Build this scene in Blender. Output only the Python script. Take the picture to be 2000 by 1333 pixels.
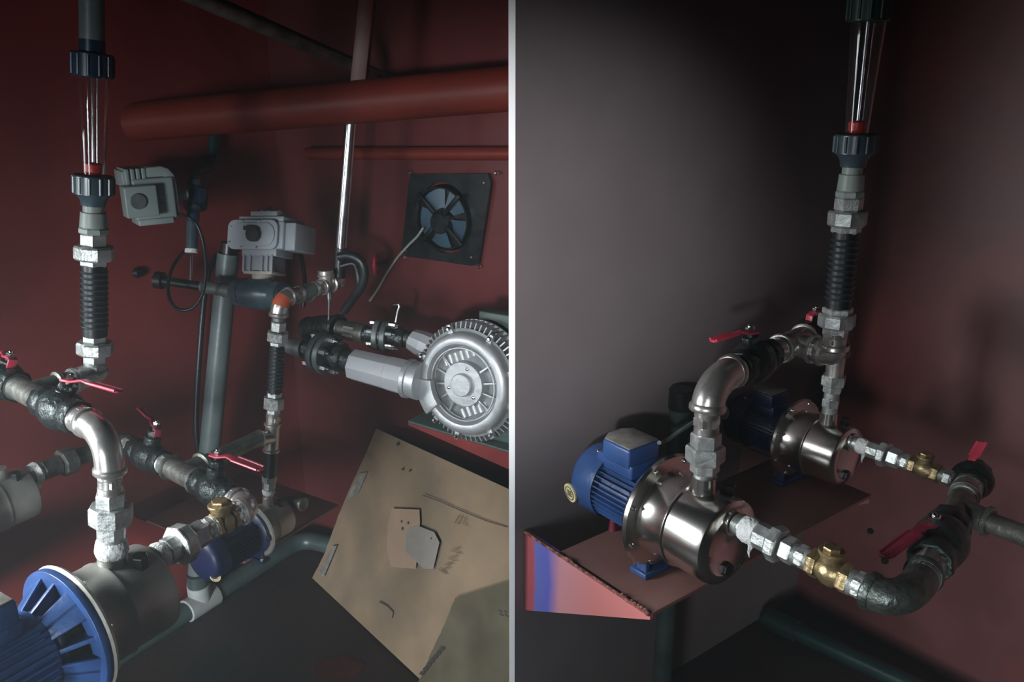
import bpy, bmesh, math, random
from mathutils import Vector, Matrix
random.seed(7)
V = Vector
for o in list(bpy.data.objects): bpy.data.objects.remove(o)
scene = bpy.context.scene
COL = scene.collection
# ---------------------------------------------------------------- camera
FPX, PITCH, H = 1650.0, math.radians(18), 1.6
cam_d = bpy.data.cameras.new('camera'); cam = bpy.data.objects.new('camera', cam_d); COL.objects.link(cam)
cam.location = (0, 0, H); cam.rotation_euler = (math.pi/2 - PITCH, 0, 0)
cam_d.sensor_width = 36; cam_d.lens = 36*FPX/2000; cam_d.clip_start = .02
scene.camera = cam
# ---------------------------------------------------------------- world, lights, exposure
w = bpy.data.worlds.new('world'); scene.world = w; w.use_nodes = True
w.node_tree.nodes['Background'].inputs[0].default_value = (.6, .75, .8, 1)
w.node_tree.nodes['Background'].inputs[1].default_value = .02
scene.view_settings.view_transform = 'Standard'; scene.view_settings.look = 'None'
scene.view_settings.exposure = 0.0; scene.view_settings.gamma = 1
def lamp(kind, name, loc, target, power, color, **kw):
    d = bpy.data.lights.new(name, kind); d.energy = power; d.color = color
    for k, v in kw.items(): setattr(d, k, v)
    o = bpy.data.objects.new(name, d); COL.objects.link(o); o.location = loc
    o.rotation_euler = (V(target) - V(loc)).to_track_quat('-Z', 'Y').to_euler()
    return o
# daylight through the open doorway behind the camera, to the left
lamp('AREA', 'doorway_daylight_and_fill', (-1.7, -1.75, .85), (-.90, 2.3, .32), 11, (.86, .95, 1), shape='RECTANGLE', size=.6, size_y=1.2, spread=math.radians(40))
lamp('AREA', 'doorway_daylight_and_fill', (-1.0, -1.75, .9), (1.6, 1.75, .35), 5, (.9, .96, 1), shape='RECTANGLE', size=.5, size_y=1.2, spread=math.radians(34))  # second lamp at the doorway, added to brighten the right bay
# daylight through the window in the left wall, just outside the picture
lamp('AREA', 'window_daylight', (-1.70, 1.08, 1.12), (0.2, 1.35, .30), 21, (.88, .96, 1), shape='RECTANGLE', size=.7, size_y=.8, spread=math.radians(82))
# spot added beside the camera to brighten the partition wall and blower
lamp('SPOT', 'added_spot', (-.32, -.5, 1.45), (-.02, 1.66, 1.22), 190, (.95, .97, 1), spot_size=math.radians(29), spot_blend=1.0, shadow_soft_size=.05)

# ---------------------------------------------------------------- geometry helpers
c_, s_ = math.cos(PITCH), math.sin(PITCH)
O = V((0, 0, H)); UP = V((0, 0, 1)); FWD = V((0, c_, -s_))
def ray(px, py):
    u = (px-1000)/FPX; v = (666.5-py)/FPX
    return V((u, c_+s_*v, -s_+c_*v))
def P(px, py, z): return O + ray(px, py)*z
def onh(px, py, h): r = ray(px, py); return O + r*((h-H)/r.z)
def onpl(px, py, p0, n):
    r = ray(px, py); return O + r*((V(p0)-O).dot(n)/r.dot(n))
def depth(p): return (V(p)-O).dot(FWD)
def proj(p):
    q = V(p)-O; z = q.dot(FWD); return 1000+FPX*q.x/z, 666.5-FPX*(q.y*s_+q.z*c_)/z
def hitx(p0, d, px):          # the point of the line p0 + t d seen in column px
    q = V(p0)-O; u = (px-1000)/FPX
    return V(p0) + V(d)*((u*q.dot(FWD)-q.x)/(d[0]-u*V(d).dot(FWD)))
def hity(p0, d, py):
    q = V(p0)-O; v = (666.5-py)/FPX; U = V((0, s_, c_))
    return V(p0) + V(d)*((v*q.dot(FWD)-q.dot(U))/(V(d).dot(U)-v*V(d).dot(FWD)))
def vert(p0, px, py):         # a point above or below p0, seen at px, py
    r = ray(px, py); return O + r*((r.x*p0[0]+r.y*p0[1])/(r.x*r.x+r.y*r.y))
def pxm(px, p): return px*depth(p)/FPX
def frame(axis, up=UP):
    a = V(axis).normalized(); up = V(up)
    if abs(a.dot(up.normalized())) > .97: up = V((.3, 1, .1))
    x = up.cross(a).normalized(); y = a.cross(x).normalized()
    return a, x, y

class M:
    def __init__(s, bevel=0, bseg=2): s.v = []; s.f = []; s.sm = []; s.bevel = bevel; s.bseg = bseg
    def ring(s, c, x, y, r, n, ph=0):
        i = len(s.v)
        for k in range(n):
            a = 2*math.pi*k/n+ph; s.v.append(c + x*(r*math.cos(a)) + y*(r*math.sin(a)))
        return i
    def lathe(s, p, axis, prof, n=32, cap=True, ph=0, up=UP, sx=1):
        a, x, y = frame(axis, up); p = V(p); rs = []
        for t, r in prof: rs.append(s.ring(p+a*t, x*sx, y, max(r, 1e-5), n, ph))
        for i, j in zip(rs, rs[1:]):
            for k in range(n):
                s.f.append((i+k, i+(k+1) % n, j+(k+1) % n, j+k)); s.sm.append(n > 10)
        if cap:
            s.f.append(tuple(rs[0]+k for k in range(n))[::-1]); s.sm.append(False)
            s.f.append(tuple(rs[-1]+k for k in range(n))); s.sm.append(False)
        return s
    def cyl(s, A, B, r, n=24, r2=None, cap=True, ph=0, ch=0):
        A = V(A); B = V(B); L = (B-A).length; r2 = r if r2 is None else r2
        pr = [(0, r), (L, r2)] if not ch else [(0, r-ch), (ch, r), (L-ch, r2), (L, r2-ch)]
        return s.lathe(A, B-A, pr, n, cap, ph)
    def hexn(s, A, B, r, n=6, ph=.3):
        A = V(A); B = V(B); L = (B-A).length; c = min(L*.18, r*.1)
        return s.lathe(A, B-A, [(0, r*.93), (c, r), (L-c, r), (L, r*.93)], n, True, ph)
    def box(s, c, h, ax=None):
        c = V(c); X, Y, Z = ax if ax else (V((1, 0, 0)), V((0, 1, 0)), UP); i = len(s.v)
        for dz in (-1, 1):
            for dx, dy in ((-1, -1), (1, -1), (1, 1), (-1, 1)): s.v.append(c+X*(h[0]*dx)+Y*(h[1]*dy)+Z*(h[2]*dz))
        for q in ((3, 2, 1, 0), (4, 5, 6, 7), (0, 1, 5, 4), (1, 2, 6, 5), (2, 3, 7, 6), (3, 0, 4, 7)):
            s.f.append(tuple(i+k for k in q)); s.sm.append(False)
        return s
    def prism(s, pts, ext):
        i = len(s.v); n = len(pts); pts = [V(p) for p in pts]; e = V(ext)
        nn = (pts[1]-pts[0]).cross(pts[2]-pts[0])
        if nn.dot(e) > 0: pts = pts[::-1]
        s.v += pts + [p+e for p in pts]
        s.f.append(tuple(range(i, i+n))); s.f.append(tuple(range(i+n, i+2*n))[::-1])
        for k in range(n):
            s.f.append((i+k, i+n+k, i+n+(k+1) % n, i+(k+1) % n))
        s.sm += [False]*(n+2); return s
    def tube(s, pts, r, n=14, cap=True, radii=None):
        pts = [V(p) for p in pts]; rs = []; x = None
        for k, p in enumerate(pts):
            t = (pts[min(k+1, len(pts)-1)]-pts[max(k-1, 0)]).normalized()
            if x is None: _, x, y = frame(t)
            else:
                x = (x - t*x.dot(t)).normalized(); y = t.cross(x)
            rs.append(s.ring(p, x, y, radii[k] if radii else r, n))
        for i, j in zip(rs, rs[1:]):
            for k in range(n): s.f.append((i+k, i+(k+1) % n, j+(k+1) % n, j+k)); s.sm.append(True)
        if cap:
            s.f.append(tuple(rs[0]+k for k in range(n))[::-1]); s.f.append(tuple(rs[-1]+k for k in range(n))); s.sm += [False]*2
        return s
    def torus(s, c, axis, R, r, n=28, m=8, up=UP):
        a, x, y = frame(axis, up); i0 = len(s.v); c = V(c)
        for k in range(n):
            t = 2*math.pi*k/n; d = x*math.cos(t)+y*math.sin(t)
            for j in range(m):
                q = 2*math.pi*j/m; s.v.append(c+d*(R+r*math.cos(q))+a*(r*math.sin(q)))
        for k in range(n):
            for j in range(m):
                s.f.append((i0+k*m+j, i0+((k+1) % n)*m+j, i0+((k+1) % n)*m+(j+1) % m, i0+k*m+(j+1) % m)); s.sm.append(True)
        return s
    def ball(s, c, r, n=12):
        return s.lathe(V(c)-UP*r, UP, [(r-r*math.cos(math.pi*k/8), r*math.sin(math.pi*k/8)) for k in range(9)], n+2)
    def data(s, name, base):
        me = bpy.data.meshes.new(name)
        me.from_pydata([tuple(V(v)-base) for v in s.v], [], s.f)
        for p, q in zip(me.polygons, s.sm): p.use_smooth = q
        bm = bmesh.new(); bm.from_mesh(me)
        bmesh.ops.recalc_face_normals(bm, faces=bm.faces)
        if s.bevel:
            bmesh.ops.remove_doubles(bm, verts=bm.verts, dist=1e-6)
            ed = [e for e in bm.edges if len(e.link_faces) == 2 and e.calc_face_angle(0) > .5]
            bmesh.ops.bevel(bm, geom=ed, offset=s.bevel, segments=s.bseg, affect='EDGES', profile=.5, clamp_overlap=True)
        bm.to_mesh(me); bm.free()
        if any(s.sm) or s.bevel:
            if s.bevel:
                for p in me.polygons: p.use_smooth = True
                me.set_sharp_from_angle(angle=math.radians(50))
            else: me.set_sharp_from_angle(angle=math.radians(38))
        return me
    def low(s):
        z = min(v.z for v in s.v); n = len(s.v)
        return V((sum(v.x for v in s.v)/n, sum(v.y for v in s.v)/n, z))

def smooth(pts, k=8):
    pts = [V(p) for p in pts]; out = []
    for i in range(len(pts)-1):
        a, b, c, d = pts[max(i-1, 0)], pts[i], pts[i+1], pts[min(i+2, len(pts)-1)]
        for j in range(k):
            t = j/k; out.append(.5*((2*b)+(c-a)*t+(2*a-5*b+4*c-d)*t*t+(3*b-a-3*c+d)*t**3))
    out.append(pts[-1]); return out
def arc(A, C, B, k=10):       # rounded corner from A over C to B
    A, C, B = V(A), V(C), V(B)
    return [A*(1-t)**2 + C*2*t*(1-t) + B*t*t for t in (i/k for i in range(k+1))]

# ---------------------------------------------------------------- materials
MATS = {}
def mat(name, col, rough=.5, metal=0, var=.15, scale=20, bump=0, bscale=60, col2=None, spec=.5, dirt=None, coat=0, rvar=.1):
    m = bpy.data.materials.new(name); m.use_nodes = True; nt = m.node_tree; b = nt.nodes['Principled BSDF']
    tc = nt.nodes.new('ShaderNodeTexCoord'); nz = nt.nodes.new('ShaderNodeTexNoise'); nz.inputs['Scale'].default_value = scale
    nz.inputs['Detail'].default_value = 6; nt.links.new(tc.outputs['Object'], nz.inputs['Vector'])
    cr = nt.nodes.new('ShaderNodeValToRGB'); nt.links.new(nz.outputs['Fac'], cr.inputs[0])
    c2 = col2 or tuple(x*(1-var*1.6) for x in col)
    cr.color_ramp.elements[0].position = .35; cr.color_ramp.elements[1].position = .65
    cr.color_ramp.elements[0].color = (*c2, 1); cr.color_ramp.elements[1].color = (*col, 1)
    out = cr.outputs[0]
    if dirt:
        n2 = nt.nodes.new('ShaderNodeTexNoise'); n2.inputs['Scale'].default_value = dirt[1]; n2.inputs['Detail'].default_value = 8
        nt.links.new(tc.outputs['Object'], n2.inputs['Vector'])
        r2 = nt.nodes.new('ShaderNodeValToRGB'); nt.links.new(n2.outputs['Fac'], r2.inputs[0])
        r2.color_ramp.elements[0].position = dirt[2]; r2.color_ramp.elements[1].position = dirt[2]+dirt[3]
        mx = nt.nodes.new('ShaderNodeMix'); mx.data_type = 'RGBA'
        nt.links.new(r2.outputs[0], mx.inputs['Factor']); nt.links.new(out, mx.inputs['A']); mx.inputs['B'].default_value = (*dirt[0], 1)
        out = mx.outputs['Result']
    nt.links.new(out, b.inputs['Base Color'])
    b.inputs['Metallic'].default_value = metal; b.inputs['Specular IOR Level'].default_value = spec
    b.inputs['Coat Weight'].default_value = coat; b.inputs['Coat Roughness'].default_value = .12
    mr = nt.nodes.new('ShaderNodeMapRange'); nt.links.new(nz.outputs['Fac'], mr.inputs['Value'])
    mr.inputs['To Min'].default_value = max(0.02, rough-rvar); mr.inputs['To Max'].default_value = min(1, rough+rvar)
    nt.links.new(mr.outputs[0], b.inputs['Roughness'])
    if bump:
        n3 = nt.nodes.new('ShaderNodeTexNoise'); n3.inputs['Scale'].default_value = bscale; n3.inputs['Detail'].default_value = 4
        nt.links.new(tc.outputs['Object'], n3.inputs['Vector'])
        bp = nt.nodes.new('ShaderNodeBump'); bp.inputs['Strength'].default_value = bump; bp.inputs['Distance'].default_value = .01
        nt.links.new(n3.outputs['Fac'], bp.inputs['Height']); nt.links.new(bp.outputs[0], b.inputs['Normal'])
    MATS[name] = m; return m
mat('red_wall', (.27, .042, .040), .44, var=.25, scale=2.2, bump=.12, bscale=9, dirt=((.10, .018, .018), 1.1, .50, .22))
mat('shaded_red_wall', (.12, .020, .020), .44, var=.3, scale=2.2, bump=.12, bscale=9, dirt=((.05, .011, .012), 1.1, .48, .22))  # same red as the left wall, with the back wall's shade put in
mat('maroon_wall', (.15, .050, .050), .5, var=.3, scale=3, bump=.1, bscale=8, dirt=((.26, .035, .03), 1.3, .52, .25))
mat('sheen_grey_wall', (.20, .17, .175), .55, var=.12, scale=3, bump=.06, bscale=7)  # maroon wall; door sheen and haze are put into this grey
mat('stain', (.07, .016, .012), .6, var=.3, scale=30)
mat('floor', (.045, .026, .023), .6, var=.3, scale=3, bump=.2, bscale=25, dirt=((.012, .02, .019), 2.1, .48, .2))
mat('ceiling', (.05, .02, .018), .8)
mat('gap_white', (.93, .93, .93), .5, var=.02)
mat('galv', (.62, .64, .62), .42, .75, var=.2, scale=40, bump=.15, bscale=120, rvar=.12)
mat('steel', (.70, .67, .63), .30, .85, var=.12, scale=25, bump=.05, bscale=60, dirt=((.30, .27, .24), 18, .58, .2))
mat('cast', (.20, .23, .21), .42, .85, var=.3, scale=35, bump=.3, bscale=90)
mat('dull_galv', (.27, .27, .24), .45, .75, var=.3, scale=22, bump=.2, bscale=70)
mat('polished', (.84, .80, .75), .21, 1, var=.05, scale=6, rvar=.04, bump=.03, bscale=10)
mat('satin', (.55, .54, .49), .45, .65, var=.18, scale=8, bump=.08, bscale=40, dirt=((.30, .25, .17), 6, .56, .2))
mat('valve_black', (.022, .030, .028), .38, .3, var=.3, scale=40, bump=.5, bscale=70, spec=.6)
mat('black', (.012, .013, .014), .35, 0, var=.3, scale=30, spec=.6)
mat('rubber', (.010, .012, .014), .42, 0, var=.2, scale=30, spec=.5, bump=.1)
mat('wire', (.10, .12, .13), .35, .7)
mat('brass', (.50, .375, .20), .40, .8, var=.25, scale=30, bump=.2, bscale=90)
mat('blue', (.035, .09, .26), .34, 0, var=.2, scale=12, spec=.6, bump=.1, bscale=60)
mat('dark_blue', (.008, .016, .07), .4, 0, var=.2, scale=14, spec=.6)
mat('red_handle', (.62, .055, .10), .36, 0, var=.15, scale=20, spec=.6)
mat('maroon_handle', (.24, .02, .05), .36, 0, var=.25, scale=20, spec=.6)
mat('tape', (.80, .80, .78), .8, 0, var=.1, scale=60, bump=.5, bscale=150)
mat('badge', (.72, .62, .34), .5, 0, var=.1, scale=70)
mat('badge_dark', (.16, .13, .09), .5)
mat('pvc_dark', (.050, .085, .105), .30, 0, var=.2, scale=15, spec=.6)
mat('pvc_blue', (.012, .035, .070), .28, 0, var=.2, scale=15, spec=.6)
mat('pvc_grey', (.125, .155, .155), .38, 0, var=.15, scale=12, spec=.5, bump=.05)
mat('pvc_light', (.30, .34, .31), .45, 0, var=.1, scale=12)
mat('floor_pipe', (.065, .095, .090), .38, 0, var=.25, scale=10, spec=.5)
mat('green_pipe', (.014, .038, .036), .32, 0, var=.2, scale=10, spec=.5)
mat('pvc_white', (.42, .44, .43), .5)
mat('float_red', (.75, .04, .03), .4)
mat('rod', (.85, .86, .88), .18, 1)
mat('alu', (.44, .46, .47), .46, .65, var=.12, scale=14, bump=.12, bscale=60, rvar=.08)
mat('alu_dark', (.20, .22, .22), .5, .6, var=.3, scale=20)
mat('act_grey', (.34, .37, .40), .42, 0, var=.08, scale=12, bump=.05)
mat('act_dim', (.28, .33, .32), .42, 0, var=.08, scale=12, bump=.05)
mat('act_cream', (.55, .50, .45), .45, 0, var=.1, scale=12)
mat('silver_grey', (.34, .35, .37), .5, .2, var=.06, scale=9, bump=.06)
mat('card', (.30, .215, .14), .85, 0, var=.16, scale=6, bump=.5, bscale=14, dirt=((.18, .145, .105), 4.2, .50, .28), spec=.15)
mat('card_edge', (.16, .11, .06), .9, spec=.1)
mat('card_pink', (.37, .255, .18), .8, var=.06, scale=9, spec=.15)
mat('tape_grey', (.27, .245, .215), .55, var=.05, scale=60, spec=.3)
mat('card_dark', (.13, .11, .075), .85, 0, var=.25, scale=7, bump=.3, bscale=9, spec=.15)
mat('ink', (.045, .04, .035), .8)
mat('red_steel', (.15, .022, .014), .42, 0, var=.25, scale=4, spec=.5, bump=.1, bscale=20)
mat('shelf_red', (.17, .020, .020), .45, 0, var=.25, scale=9, spec=.5)
mat('plate_primer', (.22, .105, .090), .5, 0, var=.12, scale=6, bump=.1, bscale=25)
mat('weld', (.45, .16, .13), .4, .2, var=.5, scale=150, bump=.6, bscale=200)
mat('green_gusset', (.05, .08, .07), .5)
mat('dust', (.30, .27, .24), .75, 0, var=.3, scale=30)
mat('chrome', (.85, .85, .83), .15, 1)
mat('fan_black', (.008, .012, .013), .28, 0, var=.3, scale=30, spec=.5)
mat('fan_blade', (.045, .085, .12), .4, 0)
mat('rust_orange', (.55, .10, .04), .5)
# gusset: salmon primer with a blue overspray band; bands follow the plate's own axis
def gusset_mat(origin, axis):
    m = bpy.data.materials.new('gusset_paint'); m.use_nodes = True; nt = m.node_tree; b = nt.nodes['Principled BSDF']
    g = nt.nodes.new('ShaderNodeNewGeometry'); vm = nt.nodes.new('ShaderNodeVectorMath'); vm.operation = 'DOT_PRODUCT'
    nt.links.new(g.outputs['Position'], vm.inputs[0]); vm.inputs[1].default_value = axis
    nz = nt.nodes.new('ShaderNodeTexNoise'); nz.inputs['Scale'].default_value = 12; nt.links.new(g.outputs['Position'], nz.inputs['Vector'])
    ma = nt.nodes.new('ShaderNodeMath'); ma.operation = 'MULTIPLY_ADD'; nt.links.new(nz.outputs['Fac'], ma.inputs[0]); ma.inputs[1].default_value = .02
    nt.links.new(vm.outputs['Value'], ma.inputs[2])
    mr = nt.nodes.new('ShaderNodeMapRange'); nt.links.new(ma.outputs[0], mr.inputs['Value'])
    o = V(origin).dot(axis)+.015; mr.inputs['From Min'].default_value = o; mr.inputs['From Max'].default_value = o+.373
    cr = nt.nodes.new('ShaderNodeValToRGB'); nt.links.new(mr.outputs[0], cr.inputs[0]); e = cr.color_ramp.elements
    e[0].position = 0; e[0].color = (.42, .085, .10, 1); e[1].position = 1; e[1].color = (.62, .20, .19, 1)
    for p, c in ((.07, (.42, .085, .10)), (.10, (.13, .16, .48)), (.21, (.12, .13, .50)), (.31, (.60, .27, .30)), (.6, (.62, .21, .20))):
        q = e.new(p); q.color = (*c, 1)
    nt.links.new(cr.outputs[0], b.inputs['Base Color']); b.inputs['Roughness'].default_value = .45
    MATS['gusset_paint'] = m
def glass_mat():
    m = bpy.data.materials.new('clear_tube'); m.use_nodes = True; nt = m.node_tree; b = nt.nodes['Principled BSDF']
    b.inputs['Base Color'].default_value = (.97, .99, 1, 1); b.inputs['Roughness'].default_value = .04
    b.inputs['Transmission Weight'].default_value = 1; b.inputs['IOR'].default_value = 1.28
    b.inputs['Specular IOR Level'].default_value = 1
    MATS['clear_tube'] = m
glass_mat()

# ---------------------------------------------------------------- object helpers
class Thing:
    def __init__(s, name, label, cat, base, group=None):
        s.o = bpy.data.objects.new(name, None); COL.objects.link(s.o); s.o.empty_display_size = .02
        s.base = V(base); s.o.location = s.base; s.o['label'] = label; s.o['category'] = cat
        if group: s.o['group'] = group
    def part(s, name, m, mt, parent=None, label=None):
        me = m.data(name, s.base); me.materials.append(MATS[mt])
        o = bpy.data.objects.new(name, me); COL.objects.link(o); o.parent = parent or s.o
        if label: o['label'] = label
        return o
def single(name, m, mt, label=None, cat=None, group=None, kind=None):
    b = m.low(); me = m.data(name, b); me.materials.append(MATS[mt])
    o = bpy.data.objects.new(name, me); COL.objects.link(o); o.location = b
    if label: o['label'] = label; o['category'] = cat
    if group: o['group'] = group
    if kind: o['kind'] = kind
    return o

def lerp(A, B, t): return V(A)+(V(B)-V(A))*t
def elbow(name, label, A, Cn, B, r, mt='steel', band=1.2, group=None, patch=None):
    A, Cn, B = V(A), V(Cn), V(B); a = (Cn-A).normalized(); b = (B-Cn).normalized()
    T = Thing(name, label, 'pipe elbow', min((A, B), key=lambda q: q.z), group)
    m = M(); m.tube([A]+arc(A+a*r*.25, Cn, B-b*r*.25)+[B], r, 28); T.part('bend', m, mt)
    for p, d in ((A, a), (B, -b)):
        m = M(); m.lathe(p, d, [(0, r*band*.95), (r*.08, r*band), (r*.36, r*band), (r*.5, r*1.02)], 28); T.part('end_bead', m, mt)
    if patch:
        m = M(); pts = arc(A+a*r*.25, Cn, B-b*r*.25); m.tube(pts[3:8], r*1.012, 28, cap=False); T.part('painted_patch', m, patch, label='orange painted band')
    return T
def nipple(label, A, B, r, mt='galv', group=None, hexr=None, tape=None):
    A, B = V(A), V(B); T = Thing('pipe_nipple', label, 'pipe fitting', min((A, B), key=lambda q: q.z), group)
    m = M(); m.cyl(A, B, r, 24)
    for k in range(5): m.torus(lerp(A, B, .06+.05*k), B-A, r*1.0, r*.05, 20, 5); m.torus(lerp(A, B, .94-.05*k), B-A, r*1.0, r*.05, 20, 5)
    T.part('threaded_tube', m, mt)
    if hexr:
        m = M(); m.hexn(lerp(A, B, .3), lerp(A, B, .7), hexr); T.part('hex_collar', m, mt)
    if tape:
        t0, t1 = tape; m = M(); m.lathe(lerp(A, B, t0), B-A, [(0, r*1.12), ((t1-t0)*(B-A).length*.3, r*1.26), ((t1-t0)*(B-A).length*.7, r*1.2), ((t1-t0)*(B-A).length, r*1.1)], 20)
        q = lerp(A, B, (t0+t1)/2)-UP*r*1.1
        m.tube([q+UP*r*.2, q-UP*r*.5+V((r*.15, 0, 0)), q-UP*r*1.1, q-UP*r*1.6+V((r*.1, 0, 0))], r*.12, 6, radii=[r*.35, r*.25, r*.12, r*.03])
        T.part('thread_tape', m, 'tape', label='white thread tape with a loose tail')
    return T
def union(label, A, B, r, spec=None, mt='galv', group=None, ph=.3, n=6, tape=False):
    # spec: (part, t0, t1, radius factor, sides)
    A, B = V(A), V(B); T = Thing('pipe_union', label, 'pipe union', min((A, B), key=lambda q: q.z), group)
    spec = spec or [('collar', 0, .3, .80, 6), ('union_nut', .3, .72, 1.18, 8), ('collar', .72, 1, .86, 6)]
    for nm, t0, t1, k, nn in spec:
        m = M()
        if nn > 10: m.cyl(lerp(A, B, t0), lerp(A, B, t1), r*k, nn, ch=r*.05)
        else: m.hexn(lerp(A, B, t0), lerp(A, B, t1), r*k, nn, ph)
        T.part(nm, m, mt)
        if tape and nm == 'union_nut':
            m = M(); m.lathe(lerp(A, B, t0), B-A, [(-.001, r*k*.9), (r*.05, r*k*1.03), (r*.16, r*k*1.02), (r*.22, r*k*.95)], nn, True, ph); T.part('sealing_tape', m, 'tape', label='white tape along the nut edge')
    return T
def ribbon(m, pts, wv, th):
    pts = [V(p) for p in pts]; i0 = len(m.v)
    for k, p in enumerate(pts):
        t = (pts[min(k+1, len(pts)-1)]-pts[max(k-1, 0)]).normalized(); wk = wv[k] if isinstance(wv, list) else wv
        wk = V(wk); nn = t.cross(wk).normalized()*th/2
        m.v += [p-wk-nn, p+wk-nn, p+wk+nn, p-wk+nn]
    for k in range(len(pts)-1):
        a = i0+4*k
        for j in range(4): m.f.append((a+j, a+(j+1) % 4, a+4+(j+1) % 4, a+4+j)); m.sm.append(False)
    m.f.append((i0, i0+1, i0+2, i0+3)[::-1]); e = i0+4*(len(pts)-1); m.f.append((e, e+1, e+2, e+3)); m.sm += [False]*2
    return m
def valve(label, A, B, r, hub, tip, mt='valve_black', hm='red_handle', group=None, up=UP, tab=None, hw=None, grip=True):
    """A ball valve from A to B; hub = top of the stem, tip = end of the lever"""
    A, B, hub, tip = V(A), V(B), V(hub), V(tip); L = (B-A).length; ax = (B-A).normalized(); C = (A+B)/2
    T = Thing('ball_valve', label, 'valve', C-UP*r*1.2, group)
    m = M()
    m.hexn(A, A+ax*L*.24, r*.98, 8, .2); m.hexn(B-ax*L*.24, B, r*.98, 8, .2)
    m.lathe(A+ax*L*.2, ax, [(0, r*.8), (L*.06, r*.92), (L*.16, r*1.12), (L*.3, r*1.2), (L*.44, r*1.12), (L*.54, r*.92), (L*.6, r*.8)], 32)
    T.part('body', m, mt)
    sv = hub-C; sh = sv.length; sd = sv.normalized()
    m = M(); m.cyl(C+sd*r*.6, C+sd*(sh*.66), r*.6, 20, ch=r*.05); m.hexn(C+sd*(sh*.66), C+sd*(sh*.86), r*.5); m.cyl(C+sd*(sh*.8), hub, r*.2, 14)
    T.part('bonnet', m, mt)
    d = tip-hub; side = d.cross(sd).normalized()*(hw or r*.24); Ld = d.length; f = d.normalized()
    m = M(bevel=r*.05)
    pts = [hub-f*r*.35, hub+f*r*.3, lerp(hub, tip, .25)+sd*r*.18, lerp(hub, tip, .42)+sd*r*.1, lerp(hub, tip, .95), tip]
    wd = [side*1.3, side*1.3, side*.8, side, side, side*.7]
    ribbon(m, pts, wd, r*.14)
    h = T.part('handle', m, hm)
    if grip:
        for sg in (-1, 1):
            m = M(); m.tube([lerp(hub, tip, .40)+side*sg+sd*r*.14, lerp(hub, tip, .7)+side*sg+sd*r*.1, lerp(hub, tip, .96)+side*sg*.95+sd*r*.05], r*.09, 8); T.part('grip_edge', m, hm, h)
    if tab:
        m = M(bevel=r*.04); q = hub-f*r*.35; ribbon(m, [q, q-f*r*.25-sd*r*.1, q-f*r*.3-sd*r*.65], side*1.1, r*.13); T.part('stop_tab', m, hm, h)
    m = M(); m.hexn(hub+sd*r*.06, hub+sd*r*.34, r*.26); m.ball(hub+sd*r*.34, r*.14); T.part('stem_nut', m, 'chrome')
    return T
def tee(label, A, B, br, r, mt='galv', group=None):
    A, B, br = V(A), V(B), V(br); C = lerp(A, B, max(0, min(1, (br-A).dot(B-A)/(B-A).length_squared)))
    T = Thing('pipe_tee', label, 'pipe tee', min((A, B), key=lambda q: q.z), group)
    m = M(); m.cyl(A, B, r, 28); m.cyl((A+B)/2, br, r*.97, 28); T.part('body', m, mt)
    for p, d in ((A, B-A), (B, A-B), (br, (A+B)/2-br)):
        m = M(); m.lathe(p, d, [(0, r*1.12), (r*.08, r*1.2), (r*.34, r*1.2), (r*.46, r*1.0)], 28); T.part('end_bead', m, mt)
    return T
def pipe(name, label, pts, r, mt, cat='pipe', group=None, n=24, soft=False):
    m = M(); m.tube(smooth(pts) if soft else pts, r, n); return single(name, m, mt, label, cat, group)
def check_valve(label, A, B, r, up=UP, group=None):
    A, B = V(A), V(B); ax = B-A; L = ax.length; a = ax.normalized(); up = (V(up)-a*V(up).dot(a)).normalized()
    T = Thing('check_valve', label, 'valve', lerp(A, B, .5)-UP*r, group)
    m = M(); m.hexn(A, lerp(A, B, .22), r*1.0); m.hexn(lerp(A, B, .76), B, r*1.02)
    m.lathe(lerp(A, B, .18), a, [(0, r*.72), (L*.1, r*.8), (L*.25, r*1.0), (L*.42, r*1.02), (L*.56, r*.82), (L*.64, r*.7)], 28)
    T.part('body', m, 'brass')
    C = lerp(A, B, .46)
    m = M(); m.cyl(C+up*r*.4, C+up*r*1.25, r*.66, 24, r2=r*.72); T.part('neck', m, 'brass')
    m = M(); m.cyl(C+up*r*1.25, C+up*r*1.5, r*.86, 24, ch=r*.05); m.hexn(C+up*r*1.5, C+up*r*1.78, r*.6); T.part('cap', m, 'brass')
    return T
def hose(label, A, B, r, turns=11, group=None, wire='wire'):
    A, B = V(A), V(B); T = Thing('flexible_hose', label, 'hose', min((A, B), key=lambda q: q.z), group)
    m = M(); m.cyl(A, B, r*.92, 28); T.part('hose_body', m, 'rubber')
    m = M()
    for k in range(turns): m.torus(lerp(A, B, .14+.76*k/(turns-1)), B-A, r*.93, r*.10, 28, 6)
    T.part('coil_ribs', m, wire)
    return T
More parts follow.
